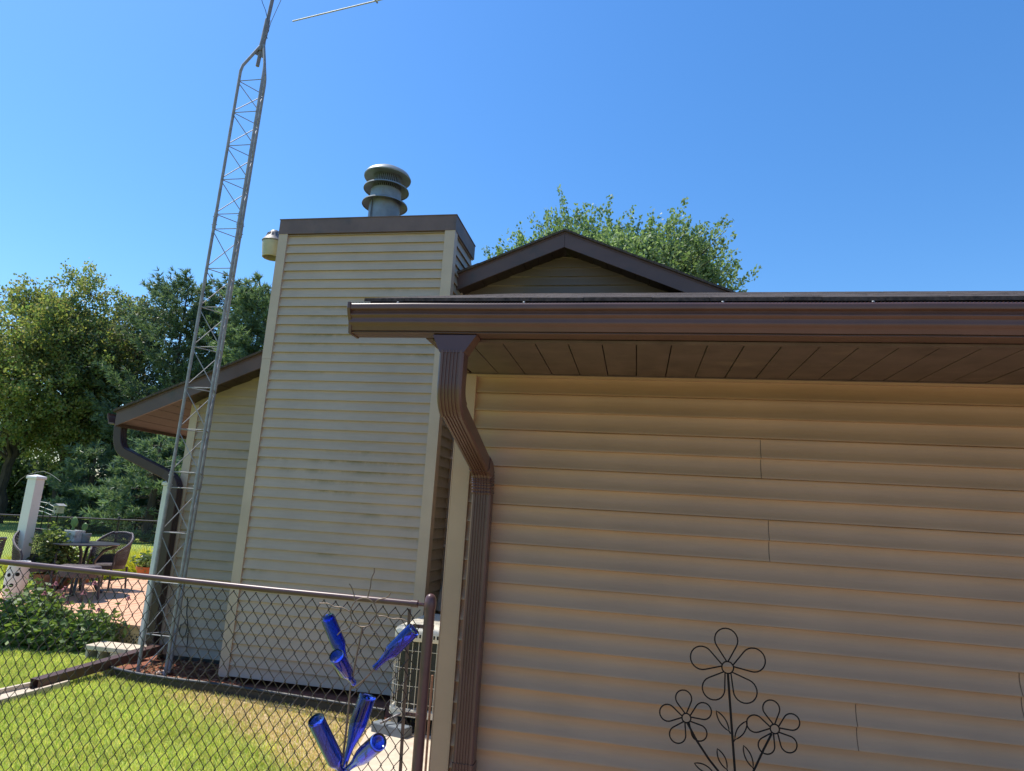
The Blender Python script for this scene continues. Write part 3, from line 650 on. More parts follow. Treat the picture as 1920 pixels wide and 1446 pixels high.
for z in (1.352, 1.24, .80, .35):
    b = MB().tube([(-1.080,3.55,z-.011),(-1.080,3.55,z+.011)], .0305, 18)
    b.box((-1.165,3.544,z-.009),(-1.105,3.549,z+.009)); b.tube([(-1.135,3.53,z),(-1.135,3.56,z)], .0055, 6)
    b.build('band', M['fence'], fn, smooth=True)
MB().hexa([(-1.155,3.532,.05),(-1.138,3.532,.05),(-1.138,3.538,.05),(-1.155,3.538,.05),(-1.197,3.532,1.325),(-1.181,3.532,1.325),(-1.181,3.538,1.325),(-1.197,3.538,1.325)]).build('tension_bar', M['fence'], fn)
MB().tube([RRr+Vector((-.03,0,0)), RRr+Vector((.005,0,0))], .0195, 12).tube([RRr+Vector((0,0,0)), (-1.112,3.55,1.352)], [.012,.008], 8).build('rail_end', M['fence'], fn, smooth=True)
nref = at(436,1123.5,3.53)
net = fence_net(MB(), -6.4, -1.16, 3.53, 1.385, .03, x_ref=nref.x, z_ref=nref.z, slope=-.0105)
net.build('wire_mesh', M['mesh'], fn, smooth=True, fix=False)

tag(MB().tube([(-1.052,3.60,.99),(-1.035,3.57,0)], .0065, 8).build('rusty_rod', M['rust'], smooth=True), 'thin rusty rod leaning between fence post and garage corner', 'rod')

# ------------------------------------------------------------------ bottle tree
YB = 2.7
bt = thing('bottle_tree', (-1.13, 2.72, 0), 'rusty metal stake with wire branches and a wavy wire sun on top', 'garden stake')
MB().tube([at(680,1175,YB), at(668,1232,YB), at(657,1292,YB), at(649,1370,YB), at(640,1446,YB), (-1.135,2.72,.4), (-1.13,2.72,-.1)], [.0042]*3+[.005]*4, 8).build('stake', M['wire'], bt, smooth=True)
rc = at(681.5,1148.5,YB); rr = .0575
ringp = [rc+Vector((rr*math.cos(a), 0, rr*math.sin(a))) for a in [2*math.pi*i/36 for i in range(36)]]
MB().tube(ringp, .0026, 6, closed=True).build('sun_ring', M['wire'], bt, smooth=True)
rays = [[(689.5,1121),(692,1110),(694.8,1100),(695.6,1089),(698,1081),(701.5,1074),(702,1065)], [(665,1126),(664,1117),(661.4,1106.7),(658,1099),(654.8,1094.7)],
        [(656,1147.5),(652,1145),(641.4,1139),(634,1138.5),(626.7,1138),(620,1134),(613,1131.5),(599,1131.5)], [(660,1166),(658.8,1168),(654.8,1176),(648,1180.5),(641.4,1182.8),(636,1187),(632.6,1191)],
        [(693,1173),(696,1179),(700,1183),(704,1186),(708,1191),(711,1196),(712.7,1201.4)], [(707,1155.8),(710,1155.5),(717,1155.3),(724,1156.6),(731,1159.5),(737.5,1161),(745,1160),(752,1160.6),(762.8,1165)],
        [(702,1132.5),(704,1129),(707,1126),(710.8,1124),(718,1122.5),(724,1121.4),(729,1117),(732.7,1112)]]
for r_ in rays: MB().tube([at(x,y,YB-.005) for x,y in r_], .0024, 6).build('sun_ray', M['wire'], bt, smooth=True)
br = [[(661,1290,2.70),(668,1287,2.69),(684,1273.5,2.68),(693,1264,2.68),(706,1249,2.68)], [(661,1288,2.70),(661,1278,2.66),(660,1268,2.63)], [(661,1290,2.71),(657,1270,2.74),(650,1245,2.76)],
      [(640,1480,2.71),(644,1450,2.71),(650,1428,2.74)], [(640,1482,2.70),(644,1462,2.71),(648,1450,2.70)], [(640,1490,2.70),(645,1480,2.73),(644,1460,2.72)]]
for b_ in br: MB().tube([at(*p) for p in b_], .0036, 6).build('branch', M['wire'], bt, smooth=True)

BEER = [(.42,0),(.44,.012),(.44,.045),(.40,.05),(.42,.14),(.50,.24),(.66,.33),(.90,.40),(1.0,.44),(1.0,.92),(.985,.97),(.90,1.0),(.72,.995),(.40,.975),(0,.965)]
BORD = [(.38,0),(.40,.012),(.40,.05),(.36,.055),(.37,.20),(.40,.27),(.60,.315),(.90,.36),(1.0,.40),(1.0,.95),(.97,.985),(.88,1.0),(.70,.99),(.45,.955),(0,.93)]
BURG = [(.38,0),(.40,.012),(.40,.05),(.36,.055),(.38,.20),(.46,.29),(.62,.38),(.80,.46),(.93,.53),(1.0,.61),(1.0,.95),(.97,.985),(.88,1.0),(.70,.99),(.45,.955),(0,.93)]
def bottle(neck, base, prof, R, label):
    n = at(*neck); b = at(*base); ax = b-n; L = ax.length
    outer = [(r*R, h*L) for r, h in prof]; inner = [(max(r*R-.0028, .0), min(h*L, L-.006) if r > .3 else h*L-.004) for r, h in prof if h < .985]
    inner = [(max(r*R-.0028, .001), h*L) for r, h in prof if h <= .92] + [(R*.84, L*.965), (R*.5, L*.935), (0, L*.915)]
    mb = MB().lathe(inner[::-1][:-1]+[(prof[0][0]*R-.0028, .0)]+outer, n, ax, 32)
    o = mb.build('blue_bottle', M['glass'], smooth=True)
    return tag(o, label, 'bottle', 'blue bottles on the bottle tree')
bottle((653,1252,2.76),(614,1157,2.83),BEER,.0305,'slim blue bottle at the upper left with its closed end leaning back')
bottle((663,1281,2.64),(630,1229,2.47),BEER,.0285,'short looking blue bottle aimed at the viewer left of the stake')
bottle((702,1253,2.68),(777,1179,2.70),BEER,.0300,'blue long necked bottle at the upper right in front of the tension bar')
bottle((652,1472,2.71),(591,1348,2.55),BORD,.0325,'blue square shouldered bottle at the lower left showing its round bottom')
bottle((643,1440,2.74),(690,1303,2.78),BURG,.0365,'tall blue slope shouldered bottle rising just right of the stake')
bottle((645,1448,2.70),(711,1390,2.49),BURG,.0325,'blue slope shouldered bottle pointing right and towards the viewer at the bottom')

# ------------------------------------------------------------------ flower stake by the garage wall
YF = 3.3
fs = thing('flower_stake', (.47, YF, 0), 'black wire garden ornament of three outlined flowers against the garage siding', 'garden ornament')
def flower(cpx, rpx, Lpx, a0, wide=.30):
    c = at(*cpx, YF); k = (at(cpx[0]+10, cpx[1], YF)-c).length/10; r = rpx*k; L = Lpx*k
    mb = MB().tube([c+Vector((r*math.cos(a),0,r*math.sin(a))) for a in [2*math.pi*i/20 for i in range(20)]], .0031, 6, closed=True)
    for i in range(5):
        a = math.radians(a0+72*i); d = Vector((math.cos(a),0,math.sin(a))); s = Vector((-math.sin(a),0,math.cos(a)))
        LL = L*R_.uniform(.95,1.05); R0 = LL*wide; cc = c+d*(LL-R0); p0 = c+d*r
        pts = [p0+s*.003]; 
        al = math.acos(min(1, R0/max((cc-p0).length, R0)))
        for q in range(17):
            t = math.pi-al+ (0) ; ang = (math.pi-al)*(1-2*q/16)
            pts.append(cc+d*(R0*math.cos(ang))+s*(R0*math.sin(ang)))
        pts.append(p0-s*.003)
        mb.tube(pts, .0031, 6)
    return mb.build('flower', M['iron'], fs, smooth=True)
flower((1364.4,1251.7),11,72,93); flower((1287,1346.5),8.3,50,99); flower((1452.8,1367),8.6,52.5,99.5)
stems = MB().tube([at(1364.8,1263,YF), at(1371,1350,YF), at(1378,1446,YF), (.49,YF,.4), (.50,YF,-.1)], .0052, 8)
stems.tube([at(1289,1356,YF-.006), at(1307,1390,YF-.006), at(1330,1425,YF-.005), at(1350,1450,YF), at(1383,1500,YF)], .0048, 8)
stems.tube([at(1447,1376,YF-.006), at(1432,1405,YF-.006), at(1413,1446,YF-.005), at(1388,1500,YF)], .0048, 8)
stems.build('stem', M['iron'], fs, smooth=True)
def leaf_loop(b, t, wpx):
    B = at(*b, YF); T = at(*t, YF); ax = T-B; L = ax.length; d = ax/L; s = Vector((-d.z,0,d.x)); W = wpx*L/math.hypot(b[0]-t[0], b[1]-t[1])
    pts = [B+d*(L*q/8)+s*(W*.5*math.sin(math.pi*q/8)**.8) for q in range(9)] + [B+d*(L*q/8)-s*(W*.5*math.sin(math.pi*q/8)**.8) for q in range(7,0,-1)]
    MB().tube(pts, .0029, 6, closed=True).tube([B, B-d*.012], .0029, 6).build('leaf', M['iron'], fs, smooth=True)
for b, t, w_ in (((1367,1371),(1343,1333),13),((1378,1387),(1401,1352),13),((1363,1443),(1345,1404),14),((1412,1440),(1394,1398),13),((1338,1450),(1302,1431),13)): leaf_loop(b, t, w_)

# ------------------------------------------------------------------ air conditioner
ac = thing('air_conditioner', (-1.585, 5.80, .12), 'beige outdoor air conditioner with a dark wire guard beside the chimney', 'air conditioner')
def rrect(cx, cy, hx, hy, r, z, n=6):
    out = []
    for qx, qy, a0 in ((1,1,0),(-1,1,90),(-1,-1,180),(1,-1,270)):
        for i in range(n+1):
            a = math.radians(a0+90*i/n); out.append((cx+qx*(hx-r)+r*math.cos(a), cy+qy*(hy-r)+r*math.sin(a), z))
    return out
ax_, ay_ = -1.585, 5.80
def acl(*rs): return MB().loft([rrect(ax_, ay_, hx, hx, r, z) for hx, r, z in rs])
acl((.36,.10,.215),(.372,.11,.222),(.372,.11,.268),(.36,.10,.275)).build('base_pan', M['acpaint'], ac, smooth=True)
acl((.335,.08,.27),(.335,.08,.83)).build('coil', M['coil'], ac, smooth=True)
top = acl((.375,.11,.795),(.378,.112,.80),(.378,.112,.865),(.365,.105,.885),(.28,.09,.925),(.25,.08,.93)).build('top_cover', M['acpaint'], ac, smooth=True)
lv = MB()
for i in range(22):
    x = -1.9+.03*i
    if x < -1.27: lv.box((x,5.4205,.825),(x+.014,5.4235,.852))
lv.build('vent_slots', M['dark'], top)
gd = MB(); pr = rrect(ax_, ay_, .366, .366, .105, 0, 8)
def along(pr, step):
    P = [Vector(p) for p in pr]+[Vector(pr[0])]; out = []; d = 0
    for a, b in zip(P, P[1:]):
        L = (b-a).length
        while d < L: out.append(a+(b-a)*(d/L)); d += step
        d -= L
    return out
for p in along(pr, .052): gd.tube([(p.x,p.y,.27),(p.x,p.y,.80)], .0028, 5)
for z in (.32,.45,.585,.72): gd.tube([(p[0],p[1],z) for p in pr], .0024, 5, closed=True)
gd.build('wire_guard', M['acpaint'], ac, smooth=True)
for sx in (-.25,.25):
    for sy in (-.25,.25): MB().box((ax_+sx-.04,ay_+sy-.04,.119),(ax_+sx+.04,ay_+sy+.04,.214)).build('foot', M['black'], ac)
tag(MB().box((-1.98,5.44,-.02),(-1.18,6.16,.118)).build('equipment_pad', M['padm'], bevel=.01), 'low concrete pad coloured dark as shade under the air conditioner', 'pad')
tag(MB().hexa([(-2.04,5.36,GZ),(-1.74,5.29,GZ),(-1.70,5.39,GZ),(-2.00,5.46,GZ),(-2.04,5.36,GZ+.085),(-1.74,5.29,GZ+.085),(-1.70,5.39,GZ+.085),(-2.00,5.46,GZ+.085)]).build('grey_block', M['bluebox'], bevel=.012), 'grey blue block lying at the patio corner below the air conditioner', 'block')
tag(MB().tube([atz(713,1356,GZ+.1), (-1.80,5.46,.25), (-1.62,5.45,.31)], .010, 8).build('drain_pipe', M['galvdull'], smooth=True), 'thin grey drain pipe sloping from the air conditioner to the block', 'pipe')

# ------------------------------------------------------------------ garden edging, splash block, step block
ed = MB()
for a, b in zip(EDGE, EDGE[1:]):
    n = (b-a).normalized().cross(Vector((0,0,1)))*.006
    ed.hexa([a-n+Vector((0,0,-.02)), b-n+Vector((0,0,-.02)), b+n+Vector((0,0,-.02)), a+n+Vector((0,0,-.02)), a-n+Vector((0,0,.075)), b-n+Vector((0,0,.075)), b+n+Vector((0,0,.075)), a+n+Vector((0,0,.075))])
ed.tube([p+Vector((0,0,.082)) for p in EDGE], .017, 10)
tag(ed.build('garden_edging', M['black'], smooth=True), 'black plastic edging strip between the lawn and the mulch bed', 'edging')
sb = MB(); c0 = ext_end+d_*-.25; c0.z = GZ; dd = Vector((d_.x, d_.y, 0)).normalized(); uu = Vector((dd.y,-dd.x,0))
def sp(t, s, z): return c0+dd*t+uu*s+Vector((0,0,z))
for s0, s1 in ((-1,-.72),(.72,1)):
    a0, a1, b0, b1 = s0*.115, s1*.115, s0*.165, s1*.165
    sb.hexa([sp(0,a0,0), sp(0,a1,0), sp(.72,b1,0), sp(.72,b0,0), sp(0,a0,.062), sp(0,a1,.062), sp(.72,b1,.045), sp(.72,b0,.045)])
sb.hexa([sp(0,-.083,0), sp(0,.083,0), sp(.72,.118,0), sp(.72,-.118,0), sp(0,-.083,.026), sp(0,.083,.026), sp(.72,.118,.010), sp(.72,-.118,.010)])
tag(sb.build('splash_block', M['concrete'], bevel=.006), 'concrete splash trough on the lawn under the downspout extension', 'splash block')
k = MB(); Y0, Y1 = 6.42, 6.64; X0 = at(160,1222,Y0).x; X1 = at(248,1215,Y0).x
ST = .236; k.box((X0-.01,Y0-.008,ST-.05),(X1,Y1+.02,ST))
for x in (X0, X0+.15): k.box((x,Y0,-.01),(x+.03,Y1,ST-.0505))
k.box((X0+.30,Y0,-.01),(X1-.01,Y1,ST-.0505)); k.box((X0+.031,Y1-.03,-.01),(X0+.299,Y1-.002,ST-.051))
tag(k.build('step_block', M['concrete'], bevel=.008), 'hollow concrete block with square openings lying in front of the deck', 'block')

tag(MB().tube([at(x,y,6.675) for x,y in ((352,1120),(350,1150),(352,1172),(348,1190),(341,1196),(336,1186),(339,1172),(347,1168),(353,1178),(352,1200),(349,1222))], .006, 6).build('wall_cable', M['black'], smooth=True), 'black cable hanging in a small loop on the house wall beside the tower', 'cable')

# mulch chips
N = 2600; V = []; Fq = []
for i in range(N):
    t = R_.random(); s = R_.random()
    e = EDGE[1].lerp(EDGE[4], t); b = Vector((e.x, 6.72, GZ)); c = e.lerp(b, s)+Vector((0,.02,R_.uniform(.008,.04)))
    a = R_.uniform(0, 6.28); L = R_.uniform(.012,.038); w_ = R_.uniform(.004,.011); d = Vector((math.cos(a), math.sin(a), R_.uniform(-.3,.3)))*L; q = Vector((-math.sin(a), math.cos(a), R_.uniform(-.4,.4)))*w_
    o = len(V); V += [tuple(c-d-q), tuple(c+d-q*.6), tuple(c+d*.9+q), tuple(c-d+q*.8)]; Fq.append((o,o+1,o+2,o+3))
mc = leafmat('mulch_chip_mix', [(.10,.035,.02),(.24,.075,.035),(.34,.13,.06),(.30,.20,.12)], rough=.9, trans=.0)
tag(from_arrays('mulch_chips', np.array(V), np.array(Fq), mc), kind='stuff')
tag(MB().lathe([(0,.03),(.065,.032),(.075,.025),(.075,0)], (-4.60,6.20,GZ), n=20).build('pipe_lid', M['pvc'], smooth=True), 'flat round pale lid lying in the mulch between the tower legs', 'lid')
# ------------------------------------------------------------------ deck
ZD = .35
dk = thing('deck', (-7.0, 7.05, 0), 'low orange brown wooden deck beside the house with a lattice skirt', 'deck')
bd = MB(); x = -8.90
while x < -5.20:
    bd.box((x+.0045,7.19+R_.uniform(0,.004),ZD-.03),(min(x+.1375,-5.19),13.2,ZD+R_.uniform(-.0015,.0015))); x += .142
bd.box((-8.92,7.03,ZD-.03),(-5.19,7.185,ZD+.001)).build('boards', M['deck'], dk, bevel=.003)
MB().box((-8.88,7.075,.245),(-5.2,7.11,ZD-.032)).build('rim_board', M['lattice'], dk)
la = MB()
for i in range(-8, 64):
    for sgn in (1,-1):
        xa = -8.9+.06*i; xb = xa+.24*sgn
        if -8.9 < min(xa,xb) and max(xa,xb) < -5.2:
            y0 = 7.085 if sgn > 0 else 7.092
            la.hexa([(xa-.016,y0,.0),(xa+.016,y0,.0),(xa+.016,y0+.006,.0),(xa-.016,y0+.006,.0),(xb-.016,y0,.24),(xb+.016,y0,.24),(xb+.016,y0+.006,.24),(xb-.016,y0+.006,.24)])
la.build('lattice', M['lattice'], dk)
MB().box((-8.85,7.14,.0),(-5.22,13.1,ZD-.04)).build('under_deck_shade', M['dark'], dk)  # solid dark box standing in for the shade below the boards
def deck_post(cx, cy, zb, zt, rot, label, w=.135):
    t = thing('deck_post', (cx,cy,zb), label, 'post')
    def sq(h, z): return [(cx+(a*math.cos(rot)-b*math.sin(rot))*h, cy+(a*math.sin(rot)+b*math.cos(rot))*h, z) for a, b in ((-1,-1),(1,-1),(1,1),(-1,1))]
    MB().loft([sq(w/2,zb), sq(w/2,zt-.045)]).build('shaft', M['white'], t, bevel=.006)
    MB().loft([sq(w/2+.011,zt-.044), sq(w/2+.014,zt-.04), sq(w/2+.014,zt-.012), sq(w/2+.008,zt-.004), sq(.002,zt+.022)]).build('cap', M['white'], t)
deck_post(-8.66, 8.24, ZD, 2.0, 0, 'white vinyl post with a flat cap standing alone at the left of the deck', .150)
deck_post(-5.42, 7.00-.03, 0, 2.0, 0, 'white vinyl post behind the lattice tower in front of the brown downspout', .13)

# ------------------------------------------------------------------ wicker furniture
def wicker_chair():
    t = thing('wicker_chair', (0,0,0), None, 'chair', 'wicker chairs around the deck table')
    n = 60; rings = []
    sh = MB(); 
    def rim(a):                                     # a = 0 at the back (+y), +-130 deg at the arm ends
        u = abs(a)/math.radians(128); return .93-.30*max(0,(u-.25)/.75)**1.1 if u > .25 else .93-.02*(u/.25)**2
    angs = [math.radians(-128+256*i/n) for i in range(n+1)]
    rows = 22; P = []
    for j in range(rows+1):
        row = []
        for a in angs:
            z0 = .40; z1 = rim(a); z = z0+(z1-z0)*j/rows; r = .27+.055*(j/rows)**.8
            row.append(Vector((r*math.sin(a)*1.02, r*math.cos(a)*(.95 if math.cos(a) > 0 else 1.05), z)))
        P.append(row)
    for j in range(rows):
        for i in range(n):
            a, b, c, d = P[j][i], P[j][i+1], P[j+1][i+1], P[j+1][i]
            m = (a+b+c+d)/4; k = .99 if j < 7 else .80
            q = [m+(v-m)*k for v in (a,b,c,d)]; nn = Vector((m.x,m.y,0)).normalized()*.006; of = nn*(1.0 if (i+j) % 2 else -1.0)
            sh.add([v+nn+of for v in q]+[v-nn+of for v in q], [(0,1,2,3),(7,6,5,4),(0,4,5,1),(1,5,6,2),(2,6,7,3),(3,7,4,0)])
    sh.build('back', M['wicker'], t)
    MB().tube([p for p in P[rows]]+[P[rows][-1]+Vector((-.02,-.03,-.06)), Vector((.25,-.27,.36))], .019, 8).tube([P[rows][0], P[rows][0]+Vector((.02,-.03,-.06)), Vector((-.25,-.27,.36))], .019, 8).build('arm_rim', M['wicker'], t, smooth=True)
    MB().loft([[(.275*math.sin(a)*k, .26*math.cos(a)*k, z) for a in [2*math.pi*i/24 for i in range(24)]] for z, k in ((.34,1.0),(.40,1.02),(.425,.95))]).build('seat', M['wicker'], t, smooth=True)
    for sx in (-1,1):
        for sy, k in ((1,.21),(-1,.25)):
            MB().tube([(sx*.225, sy*k, .36), (sx*.245, sy*(k+.03), 0)], [.021,.017], 8).build('leg', M['wicker'], t, smooth=True)
    for sx in (-1,1): MB().tube([(sx*.235,.22,.17),(sx*.235,-.26,.17)], .011, 6).build('stretcher', M['wicker'], t, smooth=True)
    MB().tube([(-.235,.22,.20),(.235,.22,.20)], .011, 6).build('stretcher', M['wicker'], t, smooth=True)
    return t
def copy_tree(o, parent=None):
    c = o.copy(); COL.objects.link(c)
    if parent: c.parent = parent
    for ch in list(o.children): copy_tree(ch, c)
    return c
ch = wicker_chair()
def place(o, x, y, z, rot, label, s=1): o.location = (x,y,z); o.rotation_euler = (0,0,rot); o.scale = (s,s,s*1.12 if s < .9 else s); o['label'] = label
c2 = copy_tree(ch); c3 = copy_tree(ch)
place(ch, at(206,1050,9.3).x, 9.30, ZD, math.radians(8), 'dark wicker armchair with a rounded back at the right side of the deck table', .82)
p = atz(2, 1000, 1.30); place(c2, p.x-.32, p.y, ZD, math.radians(-75), 'brown wicker chair cut by the left edge of the view', .85)
p = atz(76, 987, 1.29); place(c3, p.x, p.y, ZD, math.radians(60), 'dark wicker chair half hidden behind the white post', .85)

tb = thing('patio_table', (-8.06, 8.70, ZD), 'round dark metal table on the deck carrying two cactus pots', 'table')
TZ = 1.07
MB().lathe([(0,TZ-.022),(.435,TZ-.022),(.45,TZ-.02),(.455,TZ-.008),(.45,TZ),(0,TZ)], (-8.06,8.70,0), n=48).build('table_top', M['tabletop'], tb, smooth=True)
for i in range(4):
    a = math.radians(35+90*i); d = Vector((math.cos(a), math.sin(a), 0)); c = Vector((-8.06,8.70,0))
    MB().tube([c+d*.42+Vector((0,0,TZ-.03)), c+d*.25+Vector((0,0,TZ-.11)), c+d*.16+Vector((0,0,TZ-.25)), c+d*.15+Vector((0,0,ZD+.25)), c+d*.25+Vector((0,0,ZD+.06)), c+d*.33+Vector((0,0,ZD+.012))], .022, 8).build('leg', M['tabletop'], tb, smooth=True)
MB().tube([Vector((-8.06,8.70,0))+Vector((.15*math.cos(a), .15*math.sin(a), .72)) for a in [2*math.pi*i/20 for i in range(20)]], .012, 6, closed=True).build('ring_brace', M['tabletop'], tb, smooth=True)

st = thing('wicker_stool', (-7.55, 8.15, ZD), 'low dark wicker stool in front of the deck table', 'stool')
sx_, sy_ = -7.62, 8.22
MB().loft([[(sx_+.29*k*math.cos(a), sy_+.22*k*math.sin(a), z) for a in [2*math.pi*i/28 for i in range(28)]] for z, k in ((.66,.98),(.70,1.0),(.775,1.0),(.80,.95),(.81,.8))]).build('seat', M['wicker'], st, smooth=True)
for a, b in ((-1,-1),(1,-1),(1,1),(-1,1)): MB().tube([(sx_+a*.21,sy_+b*.13,.68),(sx_+a*.23,sy_+b*.15,ZD)], .018, 8).build('leg', M['wicker'], st, smooth=True)

def pad(mb, c, w, h, rot, th=.016, tilt=0):
    u = Vector((math.cos(rot)*math.cos(tilt), math.cos(rot)*math.sin(tilt), math.sin(rot))); v = Vector((-math.sin(rot), 0, math.cos(rot))); n = u.cross(v).normalized()
    rings = []
    for q, k in ((-1,.55),(-.7,.88),(0,1.0),(.7,.88),(1,.55)):
        rings.append([c+n*th*q+(u*math.cos(a)*w/2*(1-.12*math.sin(a))+v*math.sin(a)*h/2)*k for a in [2*math.pi*i/26 for i in range(26)]])
    mb.loft(rings); return mb
def cactus(cx, cy, pw, ph, pmat, square, padc, pw2, ph2, label, rot):
    t = thing('potted_cactus', (cx,cy,TZ), label, 'potted cactus', 'cactus pots on the deck table')
    if square:
        r = lambda h, z: [(cx+a*h, cy+b*h, z) for a, b in ((-1,-1),(1,-1),(1,1),(-1,1))]
        mb = MB().loft([r(pw/2*.92,TZ+.001), r(pw/2,TZ+ph), r(pw/2*.9,TZ+ph), r(pw/2*.88,TZ+ph-.03)]); mb.build('pot', pmat, t, bevel=.006)
    else:
        MB().lathe([(0,TZ+.001),(pw/2*.8,TZ+.001),(pw/2,TZ+ph-.03),(pw/2*1.06,TZ+ph-.028),(pw/2*1.06,TZ+ph),(pw/2*.9,TZ+ph),(pw/2*.88,TZ+ph-.03)], (cx,cy,0), n=24).build('pot', pmat, t, smooth=True)
    MB().lathe([(0,TZ+ph-.025),(pw/2*.9,TZ+ph-.025),(pw/2*.9,TZ+ph-.02),(0,TZ+ph-.02)], (cx,cy,0), n=16).build('soil', M['soil'], t)
    mb = pad(MB(), padc, pw2, ph2, rot); base = padc-Vector((0,0,ph2*.46))
    mb.tube([Vector((cx-.02,cy,TZ+ph-.03)), base+Vector((-.01,0,-.04)), base+Vector((0,0,.02))], [.02,.022,.014], 8)
    mb.build('cactus', M['cactus'], t, smooth=True)
q1 = at(138.5,1008,8.62); q2 = at(160.5,1008,8.72)
cactus(q1.x, 8.62, .195, .175, M['marblepot'], True, at(140,979,8.62), .122, .160, 'larger prickly pear cactus in a square white marbled pot on the table', .12)
cactus(q2.x, 8.72, .135, .135, M['greypot'], False, at(159,988,8.72), .100, .120, 'smaller prickly pear cactus in a round grey pot on the table', -.05)

# ------------------------------------------------------------------ foliage builders
def leaves(centers, axes, L, W, jitter=.5, rng=RNG):
    n = len(centers); a = axes+rng.normal(0, jitter, (n,3)); a /= np.linalg.norm(a, axis=1)[:,None]+1e-9
    r = rng.normal(0,1,(n,3)); b = np.cross(a, r); b /= np.linalg.norm(b, axis=1)[:,None]+1e-9
    l = (L*rng.uniform(.7,1.3,n))[:,None]; w = (W*rng.uniform(.7,1.3,n))[:,None]
    V = np.stack([centers-a*l*.5, centers+b*w*.5-a*l*.05, centers+a*l*.5, centers-b*w*.5-a*l*.05], 1).reshape(-1,3)
    return V, np.arange(4*n).reshape(n,4)
def limb(mb, p0, p1, r0, r1, seed, sag=.0, n=7):
    rg = random.Random(seed); p0 = Vector(p0); p1 = Vector(p1); L = (p1-p0).length; pts = []; rs = []
    for i in range(n+1):
        t = i/n; p = p0.lerp(p1, t)+Vector((rg.uniform(-1,1), rg.uniform(-1,1), rg.uniform(-.6,.6)))*L*.035*math.sin(math.pi*t)
        p.z += sag*L*math.sin(math.pi*t); pts.append(p); rs.append(r0+(r1-r0)*t)
    mb.tube(pts, rs, 7); return pts
def broadleaf(name, label, x, y, h, cr, cz0, mat, seed, n_lobe=26, shoots=260, per=60, leaf=(.16,.10), shoot_len=(.7,1.5), lobe_r=.34, up=.5, group='trees beyond the back fence', cat='tree', trunk_r=.2, fork=None, spread=.16, bare=0):
    rng = np.random.default_rng(seed); rg = random.Random(seed)
    t = thing(name, (x,y,0), label, cat, group)
    cz = (cz0+h)/2; rzz = (h-cz0)/2
    lob = rng.normal(0,1,(n_lobe,3)); lob /= np.linalg.norm(lob, axis=1)[:,None]; lob *= (rng.uniform(.35,1,n_lobe)**.6)[:,None]
    lob = np.c_[x+lob[:,0]*cr*.78, y+lob[:,1]*cr*.78, cz+lob[:,2]*rzz*.82]
    tr = MB(); fork = fork or h*.3
    top = Vector((x+rg.uniform(-.3,.3), y, h*.82)); base = Vector((x,y,-.1))
    sp = limb(tr, base, (x+rg.uniform(-.1,.1), y, fork), trunk_r, trunk_r*.75, seed)
    limb(tr, sp[-1], top, trunk_r*.75, .03, seed+1)
    for i, l in enumerate(lob):
        z = min(l[2]*.62, h*.7); z = max(z, fork*.75); s = Vector((x, y, z)); limb(tr, s, Vector(l), max(.035, trunk_r*.32*(1-z/h)+.03), .014, seed+5+i, sag=.08)
    cs = []; ax = []
    for k in range(shoots):
        l = lob[rng.integers(n_lobe)]; d = rng.normal(0,1,3); d /= np.linalg.norm(d); R = lobe_r*cr*rng.uniform(.35,1)
        p = l+d*R*np.array([1,1,.8]); out = p-np.array([x,y,cz]); out /= np.linalg.norm(out)+1e-6
        dr = out*.6+d*.5+np.array([0,0,up]); dr /= np.linalg.norm(dr); Ls = rng.uniform(*shoot_len)
        m = int(per*rng.uniform(.6,1.3)); tt = rng.uniform(0,1,m)**.8
        rad = rng.normal(0,1,(m,3))*spread*(1.15-tt[:,None]*.75)
        c = p+dr*(tt[:,None]*Ls)+rad; c[:,2] += .12*Ls*tt**2
        cs.append(c); ax.append(np.tile(dr, (m,1)))
        if k % 4 == 0: tr.tube([Vector(l), Vector(p), Vector(p+dr*Ls*.8)], [.02,.013,.005], 4)
    C = np.concatenate(cs); A = np.concatenate(ax); keep = C[:,2] > .05
    V, Fq = leaves(C[keep], A[keep], leaf[0], leaf[1], .8, rng)
    tr.build('trunk', M['bark'], t, smooth=True, fix=False); from_arrays('crown', V, Fq, mat, t)
    return t
